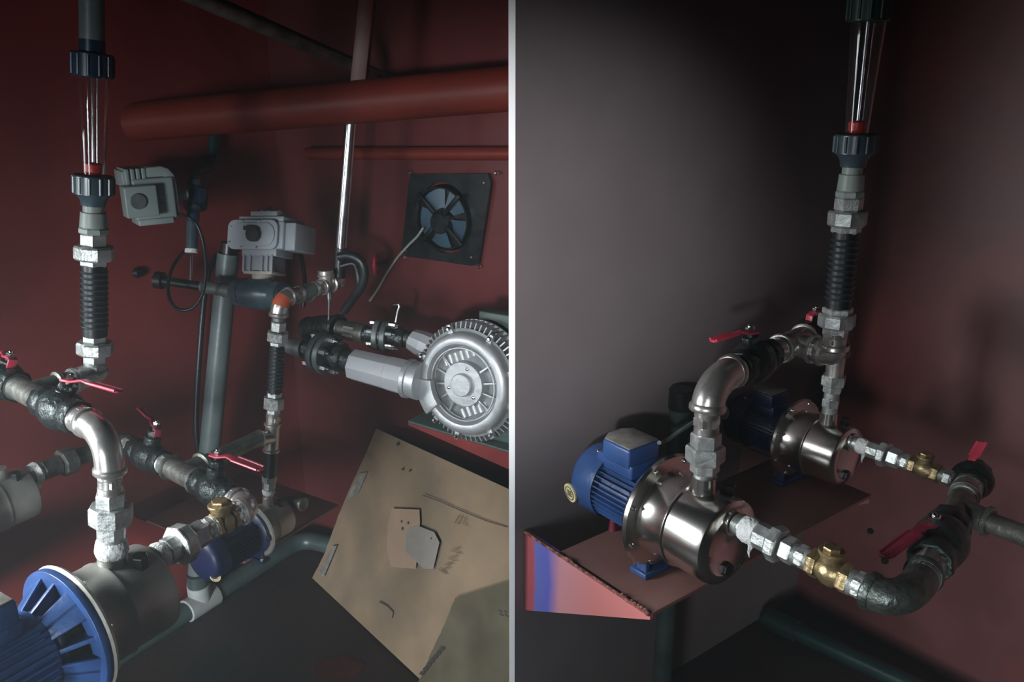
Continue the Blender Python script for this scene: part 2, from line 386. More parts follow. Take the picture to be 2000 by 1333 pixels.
def flow_meter(label, A, B, ys, rg0, rg1, rn, bolt='pvc_dark', topmt='pvc_blue', top=None):
    """A..B axis; ys = fractions: socket, lower nut, tube, upper nut"""
    A, B = V(A), V(B); a = B-A; T = Thing('flow_meter', label, 'flow meter', A)
    y0, y1, y2, y3 = ys
    m = M(); m.lathe(A, a, [(0, rn*.62), (y0*a.length*.5, rn*.66), (y0*a.length, rn*.85)], 28); T.part('lower_socket', m, bolt)
    def nut(t0, t1, nm, mt):
        m = M(); m.cyl(lerp(A, B, t0), lerp(A, B, t1), rn, 28, ch=rn*.06)
        _, x, y = frame(a)
        for k in range(12):
            an = 2*math.pi*k/12; d = x*math.cos(an)+y*math.sin(an); m.cyl(lerp(A, B, t0+.1*(t1-t0))+d*rn*.99, lerp(A, B, t1-.1*(t1-t0))+d*rn*.99, rn*.08, 8)
        T.part(nm, m, mt)
    nut(y0, y1, 'union_nut', bolt); nut(y2, y3, 'union_nut', topmt)
    L1 = (y2-y1)*a.length; g0 = lerp(A, B, y1); w_ = rg0*.07
    m = M(); m.lathe(g0, a, [(0, rg0), (L1, rg1), (L1, rg1-w_), (0, rg0-w_), (0, rg0)], 36, cap=False); T.part('tapered_tube', m, 'clear_tube')
    m = M(); m.cyl(g0, lerp(A, B, y2), rg0*.13, 12); T.part('guide_rod', m, 'rod')
    _, x, _y = frame(a)
    m = M(); m.cyl(g0+x*rg0*.42, lerp(A, B, y2)+x*rg0*.5, rg0*.055, 8); T.part('scale_rod', m, 'rod')
    m = M(); m.lathe(g0, a, [(0, rg0*.5), (rg0*.3, rg0*.78), (rg0*1.0, rg0*.78), (rg0*1.15, rg0*.5)], 24); T.part('float', m, 'float_red', label='red float')
    if y3 < 1:
        m = M(); m.cyl(lerp(A, B, y3), B, rn*.62, 28); T.part('upper_socket', m, topmt)
    return T

def pump(label, F, axis, sc, motor='blue', barrel='polished', lantern=False, box_=True, barl=.155, motl=.20, badge=True, mr=.075, group=None, foot=True, plate_h=None, br=.84, oc=.112, pu=-.035):
    """F = flange centre; axis = towards the pump head. sizes in metres * sc"""
    F = V(F); a, x, y = frame(axis); S = sc        # x: sideways, y: up
    T = Thing('water_pump', label, 'pump', F+a*.05-y*.13*S, group)
    def q(t, u=0, v=0): return F + a*t*S + x*u*S + y*v*S
    R = .1
    L = barl
    m = M(); m.lathe(F, a, [(0, (R+.014)*S), (.006*S, (R+.018)*S), (.012*S, (R+.014)*S), (.014*S, R*.98*S)], 48); T.part('flange_ring', m, barrel)
    Rf = R; R = R*br
    m = M(); m.lathe(q(.010), a, [(0, R*1.06*S), (.006*S, R*1.03*S), (L*.38*S, R*1.03*S), (L*.395*S, R*1.045*S), (L*.42*S, R*1.045*S), (L*.435*S, R*1.0*S), (L*.92*S, R*1.0*S), (L*.97*S, R*.98*S), (L*1.0*S, R*.90*S), (L*1.02*S, R*.74*S), (L*.99*S, R*.66*S), (L*.97*S, R*.3*S), (L*.96*S, 0)], 64, cap=False)
    b = T.part('pump_barrel', m, barrel)
    for k in range(8):
        m = M(); an = 2*math.pi*(k+.5)/8; m.ball(q(.013, (Rf+.006)*math.cos(an), (Rf+.006)*math.sin(an)), .0055*S, 8)
        T.part('flange_bolt', m, 'chrome')
    m = M(); m.cyl(q(L*.62, 0, R*.9), q(L*.62, 0, oc), .026*S, 24, r2=.024*S); T.part('outlet_collar', m, barrel)
    m = M(); m.cyl(q(L*.95, 0, .048), q(L*1.12, 0, .048), .026*S, 24); T.part('inlet_collar', m, barrel)
    m = M(); m.hexn(q(L*.80, pu, R*.80), q(L*.80, pu*1.08, R*1.12), .014*S); T.part('filler_plug', m, 'black')
    m = M(); m.hexn(q(L*.97, 0, -R*.62), q(L*1.1, 0, -R*.62), .014*S); T.part('drain_plug', m, 'black')
    R = Rf
    # motor
    lt = .06 if lantern else .025
    if lantern:
        m = M(bevel=.001*S)
        m.lathe(q(-.012), a, [(0, (R+.016)*S), (.012*S, (R+.016)*S), (.012*S, R*.8*S), (0, R*.8*S), (0, (R+.016)*S)], 48, cap=False)
        m.lathe(q(-lt), a, [(0, .062*S), (.012*S, .066*S), (.03*S, .05*S)], 32)
        for k in range(10):
            an = 2*math.pi*(k+.5)/10; d = x*math.cos(an)+y*math.sin(an); tt = a.cross(d)
            A0 = q(-lt)+d*.050*S; A1 = q(-lt)+d*.066*S; B1 = q(-.004)+d*(R+.006)*S; B0 = q(-.004)+d*R*.55*S
            m.prism([A0-tt*.004*S, A1-tt*.004*S, B1-tt*.004*S, B0-tt*.004*S], tt*.008*S)
            if k % 2: m.prism([A1-tt*.02*S, A1+tt*.02*S, B1+tt*.030*S, B1-tt*.030*S], -d*.006*S)
        T.part('lantern_bracket', m, motor)
        m = M(); m.cyl(q(-lt), q(0), .045*S, 24); T.part('shaft_housing', m, 'black')
    else:
        m = M(); m.lathe(q(-lt), a, [(0, mr*S), (.010*S, (mr+.014)*S), (lt*S, R*.98*S)], 40); T.part('lantern_bracket', m, motor)
        for sx in (-1, 1):
            m = M(bevel=.002*S); m.box(q(-.012, sx*(mr+.012), .0), (.007*S, .010*S, .012*S), (a, x, y)); T.part('mounting_lug', m, motor)
    m = M(); m.cyl(q(-lt-motl), q(-lt+.004), mr*.86*S, 40)
    for k in range(40):
        an = 2*math.pi*k/40+.05
        if abs(math.sin(an)) > .86 and math.sin(an) > 0: continue
        d = x*math.cos(an)+y*math.sin(an); rr = mr*(1.0 if abs(math.cos(an)) < .75 else 1.06); tt = a.cross(d)
        m.prism([q(-lt-motl+.035)+d*mr*.8*S-tt*.0013*S, q(-lt-motl+.035)+d*rr*S-tt*.0013*S, q(-lt-.01)+d*rr*S-tt*.0013*S, q(-lt-.01)+d*mr*.8*S-tt*.0013*S], tt*.0026*S)
    T.part('motor_fins', m, motor)
    m = M(); c0 = -lt-motl
    m.lathe(q(c0+.05), -a, [(0, mr*1.10*S), (.052*S, mr*1.13*S), (.066*S, mr*1.02*S), (.074*S, mr*.8*S), (.078*S, mr*.4*S), (.078*S, 0)], 44, cap=False)
    fc = T.part('fan_cover', m, motor)
    if badge:
        an = math.radians(215)
        bp = q(c0-.012, 0, 0) + x*badge[0]*S + y*badge[1]*S if isinstance(badge, tuple) else q(c0-.03, -.03, -.02)
        bd = V(badge[2]).normalized() if isinstance(badge, tuple) else -a
        m = M(); m.lathe(bp-bd*.002, bd, [(0, .021*S), (.004*S, .021*S)], 28); bo = T.part('round_badge', m, 'badge', fc, label='pale yellow round badge')
        m = M(); m.torus(bp+bd*.0035*S, bd, .015*S, .0008*S, 24, 5)
        _, bx, by = frame(bd)
        for k in (-1, 0, 1): m.box(bp+bd*.003*S+by*k*.0055*S, (.0075*S, .0012*S, .001*S), (bx, by, bd))
        T.part('badge_mark', m, 'badge_dark', bo)
    if box_:
        m = M(bevel=.004*S); m.box(q(-lt-.075, 0, mr*.98), (.050*S, .040*S, .016*S), (a, x, y)); tb = T.part('terminal_box', m, motor)
        m = M(bevel=.005*S, bseg=3); m.prism([q(-lt-.03, .044, mr*1.1), q(-lt-.03, -.044, mr*1.1), q(-lt-.105, -.044, mr*1.1), q(-lt-.12, -.02, mr*1.1), q(-lt-.12, .02, mr*1.1), q(-lt-.105, .044, mr*1.1)], y*.042*S)
        T.part('terminal_lid', m, motor, tb)
        m = M(bevel=.002*S); m.prism([q(-lt-.033, .041, mr*1.1+.042), q(-lt-.033, -.041, mr*1.1+.042), q(-lt-.103, -.041, mr*1.1+.042), q(-lt-.117, -.018, mr*1.1+.042), q(-lt-.117, .018, mr*1.1+.042), q(-lt-.103, .041, mr*1.1+.042)], y*.0025*S)
        T.part('dusty_lid_top', m, 'dust', tb, label='dust covered lid top')
        m = M(); m.ball(q(-lt-.13, -.03, mr*1.12), .006*S, 8); T.part('lid_screw', m, 'chrome', tb)
    if foot:
        hh = .13 if plate_h is None else ((F.z-plate_h)/S)
        m = M(bevel=.002*S)
        m.box(q(.0, 0, -hh+.006), (.022*S, .062*S, .006*S), (a, x, y))
        for sx in (-1, 1): m.prism([q(-.014, sx*.055, -hh+.01), q(.016, sx*.055, -hh+.01), q(.01, sx*.05, -R*.75), q(-.012, sx*.05, -R*.75)], x*(-sx)*.012*S)
        m.prism([q(-.010, .05, -hh+.01), q(-.010, -.05, -hh+.01), q(-.010, -.05, -R*.78), q(-.010, .05, -R*.78)], a*.010*S)
        T.part('foot', m, motor)
        for sx in (-1, 1):
            m = M(); m.hexn(q(-.015, sx*.05, -hh+.012), q(-.015, sx*.05, -hh+.024), .008*S); m.cyl(q(-.015, sx*.05, -hh+.02), q(-.015, sx*.05, -hh+.036), .004*S, 10)
            T.part('foot_bolt', m, 'chrome')
    return T, q

# ================================================================ THE SETTING
# left bay: floor corner CA, side wall along EL (towards the corner), back wall along ER
CA = onh(603, 1040, 0); EL = V((.526, .850, 0)).normalized(); ER = V((.86, -.51, 0)).normalized()
EV = V((.785, -.619, 0)).normalized()      # run of the valve rows in the left bay
NL = V((EL.y, -EL.x, 0)); NB = V((ER.y, -ER.x, 0))      # inward normals
# right bay: sheet-steel partition with its free edge at AB, running along D to the corner CB; N points into the bay
CB = onh(1555, 1165, 0); HP = .6358
AB = onh(1030, 1035, HP); AB.z = 0
D = (CB-AB); D.z = 0; D.normalize(); N = V((D.y, -D.x, 0))
def B3(s, w_, z): return AB + D*s + N*w_ + UP*z
def on_s(px, py, s): return onpl(px, py, AB+D*s, D)
def on_w(px, py, w_): return onpl(px, py, AB+N*w_, N)
CEIL = 2.6
def wall(name, A, Bp, th, mt, inward, z0=0, z1=CEIL, kind='structure'):
    m = M(); A = V((A.x, A.y, z0)); Bp = V((Bp.x, Bp.y, z0)); t = -V(inward)*th
    m.prism([A, Bp, Bp+t, A+t], UP*(z1-z0)); return single(name, m, mt, kind=kind)
m = M(); m.box((.4, 1.0, -.05), (4.2, 4.0, .05)); single('floor', m, 'floor', kind='structure')
m = M(); m.box((.4, 1.0, CEIL+.05), (4.2, 4.0, .05)); single('ceiling', m, 'ceiling', kind='structure')
LN = CA - EL*5.4
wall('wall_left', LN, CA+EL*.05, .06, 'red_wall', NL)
wall('wall_back', CA, CA+ER*1.385, .06, 'shaded_red_wall', -NB if NB.dot(V((0, -1, 0))) < 0 else NB)
AE = AB - D*((AB.x-.0062)/D.x)              # free edge of the partition
tp = .0125*D.y
wall('wall_middle', AE, CB+D*.02, tp, 'sheen_grey_wall', N)
m = M(); A0 = V((AE.x, AE.y-.0015, 0)); m.prism([A0, A0+V((-.0125, 0, 0)), A0+V((-.0125, .0035, 0))+D*0, A0+V((0, .0035, 0))], UP*CEIL); single('gap_strip_1', m, 'gap_white', kind='structure')  # added white strip, stands for the gap between the two views
wall('wall_right', CB, CB+N*5.0, .06, 'maroon_wall', -D)
# rear wall with the doorway
RW = -2.1
m = M(); m.box((1.9, RW-.03, CEIL/2), (2.9-.1, .03, CEIL/2)); single('wall_rear', m, 'maroon_wall', kind='structure')
m = M(); m.box((-1.45, RW-.03, CEIL-.2), (.55, .03, .2)); single('wall_rear', m, 'maroon_wall', kind='structure')
m = M(); m.box((-2.9, RW-.03, CEIL/2), (.9, .03, CEIL/2)); single('wall_rear', m, 'maroon_wall', kind='structure')

def onL(px, py, off): return onpl(px, py, CA+NL*off, NL)     # on a plane off the left wall
nb = V((ER.y, -ER.x, 0)); nb = nb if nb.y < 0 else -nb
def onB(px, py, off): return onpl(px, py, CA+nb*off, nb)     # on a plane off the back wall

# ================================================================ RIGHT BAY
# bracket: primer plate, salmon gusset
S1, S2 = .125, .66
T = Thing('pump_bracket', 'brown steel shelf on the grey wall with a salmon and blue triangular end gusset', 'bracket', B3(0, .0, HP-.35))
gusset_mat(B3(0, 0, 0), N)
m = M(bevel=.0015); m.prism([B3(-.006, .110, HP-.008), B3(-.006, .374, HP-.008), B3(.745, .374, HP-.008), B3(.745, .110, HP-.008)], UP*.008); T.part('shelf_plate', m, 'plate_primer')
zb = on_s(1040, 1197, 0).z
m = M(); m.prism([B3(-.008, .002, HP), B3(-.008, .374, HP), B3(-.008, .374, HP-.012), B3(-.008, .004, min(zb, HP-.2))], D*.008); T.part('gusset', m, 'gusset_paint', label='salmon triangle plate with a blue band')
m = M(); m.prism([B3(.735, .002, HP-.008), B3(.735, .374, HP-.008), B3(.735, .374, HP-.02), B3(.735, .004, HP-.25)], D*.008); T.part('gusset', m, 'plate_primer')
m = M(); m.tube([B3(-.010, .002, HP), B3(-.010, .374, HP)], .0035, 8); T.part('rim', m, 'weld')
for t0, t1 in ((.115, .165), (.30, .37)):
    m = M()
    for k in range(9):
        m.ball(B3(-.009+random.uniform(-.002, .003), t0+(t1-t0)*k/8, HP+random.uniform(0, .002)), random.uniform(.004, .0055), 6)
    T.part('weld_bead', m, 'weld')

FW1 = .272
p1, q1 = pump('front polished steel water pump with blue motor, pale badge and dusty box on brown shelf', B3(S1, FW1, .765), N, 1.0,
    plate_h=HP, pu=.036, barl=.155, motl=.155, mr=.068, badge=(-.073, -.022, -D*1.0-UP*.15-N*.15))
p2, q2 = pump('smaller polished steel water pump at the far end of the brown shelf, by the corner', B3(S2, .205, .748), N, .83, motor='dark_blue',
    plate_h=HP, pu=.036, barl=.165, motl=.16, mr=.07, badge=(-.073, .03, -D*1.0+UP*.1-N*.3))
# small rubber grommet on the shelf under the motor
m = M(); gp = onh(1197, 1035, HP); m.cyl(gp, gp+UP*.025, .010, 16, r2=.007); single('rubber_grommet', m, 'maroon_handle', 'small red rubber post on the brown shelf under the blue motor', 'fastener')

# --- outlet of the near pump, straight up
c1 = q1(.155*.62, 0, .112); 
U0 = c1; U1 = vert(U0, 1383, 762)
def uy(y): return hity(U0, U1-U0, y)
zr = depth(U0)/FPX
nipple('short silver nipple with white tape screwed into the near polished pump top', uy(968), uy(922), 20*zr, 'galv', hexr=24*zr, tape=(.1, .45))
union('large galvanised union standing above the near polished pump, below the curved elbow', uy(922), uy(846), 33*zr, [('collar', 0, .28, .86, 6), ('union_nut', .27, .68, 1.16, 6), ('collar', .67, 1, .90, 6)], ph=.1)
nipple('dusty hex nipple between the large union and the big curved elbow', uy(846), uy(800), 23*zr, 'steel', hexr=26*zr)
# --- top run
E1 = uy(748); E2 = on_s(1612, 640, S2); E2 = V((E2.x, E2.y, E2.z))
def tx(px): return hitx(E1, E2-E1, px)
r1 = 34*depth(E1)/FPX
elbow('pipe_elbow', 'big polished elbow above the near pump bending towards the valve row', uy(803), lerp(E1, tx(1392), .5), tx(1432), r1*.96, 'steel', 1.12)
nipple('ringed steel nipple between the big polished elbow and the lever valve', tx(1428), tx(1446), r1*.74, 'steel', hexr=r1*.80)
vc = (tx(1440)+tx(1500))/2
hb = on_s(1466, 652, (vc-AB).dot(D)-.0)
hb = vc + UP*(hb.z-vc.z)
hb = vert(vc, 1466, 650)
tipv = onh(1390, 667, hb.z-.003)
valve('black ball valve with long red lever pointing left, above the front polished pump', tx(1440), tx(1502), 36*depth(vc)/FPX, hb, tipv, up=UP)
nipple('bright silver nipple on the right of the long lever valve', tx(1502), tx(1525), 24*depth(tx(1510))/FPX, 'steel')
tb = tx(1548); rt = 24*depth(tb)/FPX
brE = tb + N*.085
tee('steel tee in the top row feeding the tall clear tube riser', tx(1523), tx(1572), tb+N*.055, rt, 'steel')
# riser
R0 = hitx(tb, N, 1627)
riser_top = vert(R0, 1700, 0)
def ry(y): return hity(R0, riser_top-R0, y)
kz = depth(R0)/FPX
elbow('pipe_elbow', 'round polished elbow turning up into the tall riser, right of the steel tee', tb+N*.065, R0, ry(672), 29*kz*.88, 'steel', 1.14)
nipple('ringed nipple between tee and the round riser elbow', tb+N*.045, tb+N*.075, rt*.84, 'galv', hexr=rt*.9)
nipple('narrow ringed nipple at the foot of the tall right riser', ry(680), ry(650), 22*kz, 'steel', hexr=23*kz)
union('galvanised union at the bottom end of the black ribbed hose on the right riser', ry(655), ry(600), 30*kz, [('collar', 0, .3, .80, 6), ('union_nut', .3, .78, 1.17, 8), ('collar', .78, 1, .95, 6)], ph=.1)
hose('black ribbed hose in the tall right riser below the clear tube', ry(602), ry(452), 26*kz)
union('galvanised union at the top end of the ribbed hose on the right riser', ry(455), ry(385), 31*kz, [('collar', 0, .2, .88, 6), ('union_nut', .2, .63, 1.14, 8), ('collar', .63, 1, .83, 6)], ph=.1)
def plastic_adaptor(label, A, B, r, mt='pvc_light'):
    T = Thing('pipe_adaptor', label, 'pipe fitting', A)
    m = M(); m.hexn(A, lerp(A, B, .2), r*1.12, 8); T.part('hex_collar', m, mt)
    m = M(); m.cyl(lerp(A, B, .2), lerp(A, B, .72), r, 28, r2=r*.93, ch=r*.05); m.cyl(lerp(A, B, .7), B, r*.76, 28); T.part('socket', m, mt); return T
plastic_adaptor('grey plastic adaptor below the clear tube of the right riser', ry(385), ry(322), 24*kz)
flow_meter('clear tapered flow tube with red float at the top of the right riser', ry(326), ry(-30), (26/356, 68/356, 286/356, 336/356), 20*kz, 30*kz, 36*kz, bolt='pvc_dark', topmt='green_pipe')
tp2 = ry(-26)
pipe('plastic_pipe', 'dark green plastic pipe above the right clear tube, leaving the picture at the top', [tp2, tp2+(riser_top-R0).normalized()*.08, V((tp2.x+.01, tp2.y+.01, CEIL-.002))], 22*kz, 'green_pipe')
# valve 2 behind the riser, elbow down to the far pump
vc2 = (tx(1572)+tx(1606))/2
hb2 = vert(vc2, 1594, 611); r2_ = 27*depth(vc2)/FPX
valve('black ball valve with a short red handle hidden partly behind the right riser', tx(1570), tx(1608), r2_*1.1, hb2, hb2+D*.11+N*.01+UP*.003, tab=True)
e2 = q2(.165*.62, 0, .112)
E2c = tx(1620)
E2c = V((e2.x, e2.y, E2c.z))
elbow('pipe_elbow', 'dark elbow behind the right riser turning down to the far pump', tx(1606), E2c, E2c-UP*.055, r2_*.8, 'cast')
def dz(y): return hity(e2, UP, y)
k2 = depth(e2)/FPX
zt = E2c.z-.05
pipe('steel_pipe', 'short upright steel pipe above the far pump union', [V((e2.x, e2.y, zt)), dz(735)], 17*k2, 'steel')
union('small galvanised union above the far polished pump', dz(766), dz(733), 25*k2, [('collar', 0, .5, .75, 6), ('union_nut', .4, 1, .95, 6)], mt='galv')
nipple('short taped nipple screwed into the far polished pump top', e2-UP*.002, dz(766), 14*k2, 'galv', hexr=17*k2)

# --- front line of the near pump
f1 = q1(.155*1.10, 0, .048)
fe = hitx(f1, N, 1752)
def fx(px): return hitx(f1, N, px)
k = depth(f1)/FPX
def kk(p): return depth(p)/FPX
nipple('silver nipple with a blob of white tape at the front of the near pump', fx(1438), fx(1482), 22*kk(fx(1460)), 'galv', tape=(.35, .95))
union('large galvanised union in the front line of the near pump', fx(1480), fx(1553), 31*kk(fx(1515)), [('collar', 0, .42, .88, 8), ('union_nut', .40, .66, 1.20, 8), ('collar', .72, 1, .88, 6)], ph=.2)
nipple('ringed nipple between the large union and the large brass check valve', fx(1550), fx(1588), 22*kk(fx(1570)), 'galv', hexr=25*kk(fx(1570)))
check_valve('large brass check valve with a round dark cap, lower front line', fx(1584), fx(1664), 30*kk(fx(1625)))
nipple('ringed nipple between the large brass check valve and the big dark elbow', fx(1662), fx(1700), 26*kk(fx(1680)), 'galv', hexr=29*kk(fx(1680)))
CE = hitx(f1, N, 1770)
F2 = q2(.165*1.10, 0, .048)
fe2 = hitx(F2, N, 1893)
RUN = fe2-CE
def gx(px): return hitx(CE, RUN, px)
elbow('pipe_elbow', 'big dark green elbow at the lowest corner of the front line', fx(1694), CE, gx(1806), 36*kk(CE), 'cast', 1.13)
nipple('ringed nipple between the big dark elbow and the maroon lever valve', gx(1798), gx(1822), 32*kk(gx(1810)), 'galv', hexr=35*kk(gx(1810)))
vb = (gx(1815)+gx(1853))/2
hb = vert(vb, 1828, 1020); tp_ = onpl(1774, 1088, hb, (UP*.8-V((0, 1, 0))*.25-D*.3).normalized())
valve('black ball valve with a dark maroon lever pointing down left, in the front cross line', gx(1815), gx(1856), 44*kk(vb), hb, hb-D*.15-UP*.018-N*.01, hm='maroon_handle', hw=13*kk(vb))
tm = gx(1869); rt = 25*kk(tm)
tee('dull grey tee between the two valves with a branch pipe to the right', gx(1853), gx(1884), tm+N*.062, rt, 'dull_galv')
PB = vert(tm, 2090, 1127); 
d_ = (onpl(2010, 1082, tm, V((0, 0, 1)))-tm).normalized()
pipe('steel_pipe', 'dull galvanised pipe leaving the grey tee to the right', [tm+N*.05, tm+N*.5], 20*kk(tm), 'dull_galv')
m = M(); m.torus(tm+N*.135, N, 20.5*kk(tm), .0012, 28, 6); single('marking_ring', m, 'black', 'thin dark ring marked round the dull pipe right of the grey tee', 'mark')
nipple('dark ringed nipple between grey tee and the upper valve', gx(1880), gx(1893), 26*kk(gx(1888)), 'galv', hexr=28*kk(gx(1888)))
vb2 = (gx(1888)+gx(1908))/2
A_, B_ = vb2-RUN.normalized()*.045, vb2+RUN.normalized()*.045
hb3 = vert(vb2, 1893, 917)
valve('black ball valve with an upright split red lever beside the small brass check valve', A_, B_, 33*kk(vb2), hb3, onpl(1919, 864, hb3+D*.045, D), hm='red_handle', tab=True, hw=10*kk(vb2))
# --- front line of the far pump
def hx(px): return hitx(F2, N, px)
nipple('silver nipple with white tape at the front of the far pump', hx(1660), hx(1697), 13*kk(hx(1680)), 'galv', tape=(.45, 1.0))
union('small galvanised union in the front line of the far pump', hx(1696), hx(1758), 21*kk(hx(1725)), [('collar', 0, .45, .80, 8), ('union_nut', .40, .62, 1.22, 8), ('collar', .68, 1, .92, 6)], ph=.2)
nipple('small ringed nipple left of the small brass check valve', hx(1756), hx(1782), 14*kk(hx(1770)), 'galv', hexr=16*kk(hx(1770)))
check_valve('small brass check valve in the far pump line, left of the upright red lever', hx(1778), hx(1836), 19*kk(hx(1808)))
nipple('small ringed nipple right of the small brass check valve', hx(1834), hx(1872), 14*kk(hx(1855)), 'galv', hexr=17*kk(hx(1855)))
elbow('pipe_elbow', 'dark elbow behind the upright red lever valve', hx(1868), hx(1893), B_-RUN.normalized()*.004, 16*kk(hx(1880)), 'cast')

# --- standpipe behind the pumps, floor pipe, cable
st = on_w(1331, 760, .05); st0 = V((st.x, st.y, 0))
T = Thing('standpipe', 'grey green plastic standpipe with a dark cap behind the near pump, along the grey wall', 'pipe', st0)
m = M(); m.cyl(st0, st-UP*.02, 21*kk(st), 28); T.part('tube', m, 'green_pipe' if False else 'floor_pipe')
m = M(); m.cyl(st-UP*.05, st, 24*kk(st), 28, ch=.002); T.part('cap', m, 'black')
cA = q1(-.05, .035, .115); 
pipe('motor_cable', 'grey cable rising from the near motor terminal box to the right', [cA, on_s(1300, 862, .22), on_s(1335, 838, .27), on_s(1365, 822, .32), on_s(1400, 830, .40)], .0045, 'pvc_grey', 'cable', soft=True, n=10)
fp0 = onh(1535, 1228, .045); fdir = N
fp0 = CB + N*.03 - D*.055 + UP*.032; 
fpA = onh(1540, 1226, .035); fpB = onh(1760, 1330, .035); dd = (fpB-fpA).normalized()
T = Thing('floor_pipe', 'glossy dark green pipe along the floor at the foot of the right wall', 'pipe', fpA-UP*.033)
m = M(); m.cyl(fpA, fpA+dd*1.2, .026, 28); T.part('tube', m, 'green_pipe')
m = M(); m.cyl(fpA-dd*.06, fpA+dd*.03, .032, 28, ch=.003); m.ball(fpA-dd*.06, .031, 16); T.part('coupling', m, 'green_pipe')
for (px, py, r) in ((1725, 1098, 7), (1697, 1040, 6), (1662, 912, 9)):
    p = onpl(px, py, CB-D*.012, D); m = M(); m.lathe(p+D*.012, -D, [(0, r*kk(p)), (.006, r*kk(p)), (.012, r*.6*kk(p))], 18)
    single('wall_grommet', m, 'black', {7: 'black grommet on the red wall above the large brass valve line', 6: 'faint dark plug on the red wall between the two front lines', 9: 'black round plug on the wall just right of the far pump end'}[r], 'fastener')

# ================================================================ LEFT BAY
# --- near pump (blue lantern bracket towards the camera) on its own bracket
FL = P(137, 1234, 1.42)
p3, q3 = pump('large dull steel water pump in the near left corner with an open blue ribbed lantern', FL, EL, 1.0, barrel='satin', lantern=True,
    barl=.150, motl=.30, mr=.082, badge=False, foot=True, box_=True, br=.84, oc=.098)
p3h = FL.z-.13
cr = onh(232, 1290, p3h)
T = Thing('pump_bracket', 'red brown steel shelf corner under the large dull pump at the near left', 'bracket', cr-UP*.01)
m = M(bevel=.0015); m.prism([cr-UP*.008, cr-EL*.42-UP*.008, cr-EL*.42-NL*.95-UP*.008, cr-NL*1.02-UP*.008], UP*.008); T.part('shelf_plate', m, 'plate_primer')
m = M(); m.prism([cr-EL*.01-UP*.01, cr-EL*.01-NL*1.0-UP*.01, cr-EL*.01-NL*1.0-UP*.25], -EL*.008); T.part('gusset', m, 'shelf_red')

# outlet column
g0 = q3(.150*.62, 0, .098)
EC = vert(g0, 213, 848)
def ay(y): return hity(g0, EC-g0, y)
nipple('silver nipple wrapped in white tape on top of the large dull pump', ay(1104), ay(1048), 25*kk(ay(1075)), 'galv', hexr=28*kk(g0), tape=(.35, .9))
union('large galvanised union standing on the large dull pump', ay(1050), ay(962), 33*kk(g0), [('collar', 0, .30, .80, 8), ('union_nut', .32, .72, 1.22, 8), ('collar', .70, 1, .86, 6)], ph=.1)
nipple('dirty ringed nipple between the large left union and the bright elbow', ay(962), ay(922), 23*kk(EC), 'steel', hexr=25*kk(EC))
def ax_(px): return hitx(EC, -EV, px)
elbow('pipe_elbow', 'bright steel elbow above the large dull pump turning left to the valve row', ay(925), EC, ax_(168), 28*kk(EC), 'steel', 1.14)
nipple('bright ringed nipple between the left elbow and the long pink lever valve', ax_(172), ax_(152), 27*kk(ax_(160)), 'steel', hexr=29*kk(EC))
va = (ax_(150)+ax_(88))/2
hb = vert(va, 137, 744); tipv = onh(236, 766, hb.z-.01)
valve('black ball valve with a long pink red lever pointing right, upper left row', ax_(155), ax_(84), 35*kk(va), hb, tipv, hw=12*kk(va))
ta = ax_(60)
tee('galvanised tee at the left edge feeding the left clear tube riser', ax_(88), ax_(30), ta+EL*.06, 24*kk(ta), 'dull_galv')
va2 = ax_(8)
hb = vert(va2, 18, 698)
valve('black ball valve cut by the left edge of the picture with a red lever stub', ax_(34), ax_(-24), 33*kk(va2), hb, hb-EV*.11-UP*.008, tab=True)
# riser with flow meter, left
RL = hitx(ta, EL, 186)
rtop = vert(RL, 179, 0)
def ly(y): return hity(RL, rtop-RL, y)
kl = kk(RL)
pipe('steel_pipe', 'short dull pipe from the left tee towards the left riser', [ta+EL*.05, RL-EL*.035], 20*kl, 'dull_galv')
elbow('pipe_elbow', 'dull elbow behind the long pink lever at the foot of the left riser', RL-EL*.05, RL, ly(722), 22*kl, 'galv', 1.12)
nipple('ringed nipple at the foot of the left riser above the long pink lever', ly(728), ly(706), 20*kl, 'galv', hexr=22*kl)
union('galvanised union under the ribbed hose of the left riser', ly(708), ly(654), 28*kl, [('collar', 0, .3, .80, 6), ('union_nut', .3, .75, 1.2, 8), ('collar', .75, 1, .80, 6)], ph=.1)
hose('black ribbed hose in the tall left riser below the clear tube', ly(656), ly(517), 24.5*kl, turns=11, wire='wire')
union('galvanised union on top of the ribbed hose of the left riser', ly(519), ly(456), 29*kl, [('collar', 0, .18, .88, 6), ('union_nut', .18, .62, 1.22, 8), ('collar', .62, 1, .86, 6)], ph=.1)
plastic_adaptor('grey plastic adaptor below the clear tube of the left riser', ly(456), ly(398), 24.5*kl, 'pvc_light')
flow_meter('clear tapered flow tube with a red float in the tall left riser', ly(402), ly(78), (22/324, 62/324, 253/324, 300/324), 20*kl, 27*kl, 35*kl, bolt='pvc_dark', topmt='pvc_blue')
pipe('plastic_pipe', 'grey plastic pipe rising above the left clear tube', [ly(86), ly(-120), V((ly(-120).x, ly(-120).y, CEIL-.002))], 21*kl, 'pvc_grey')

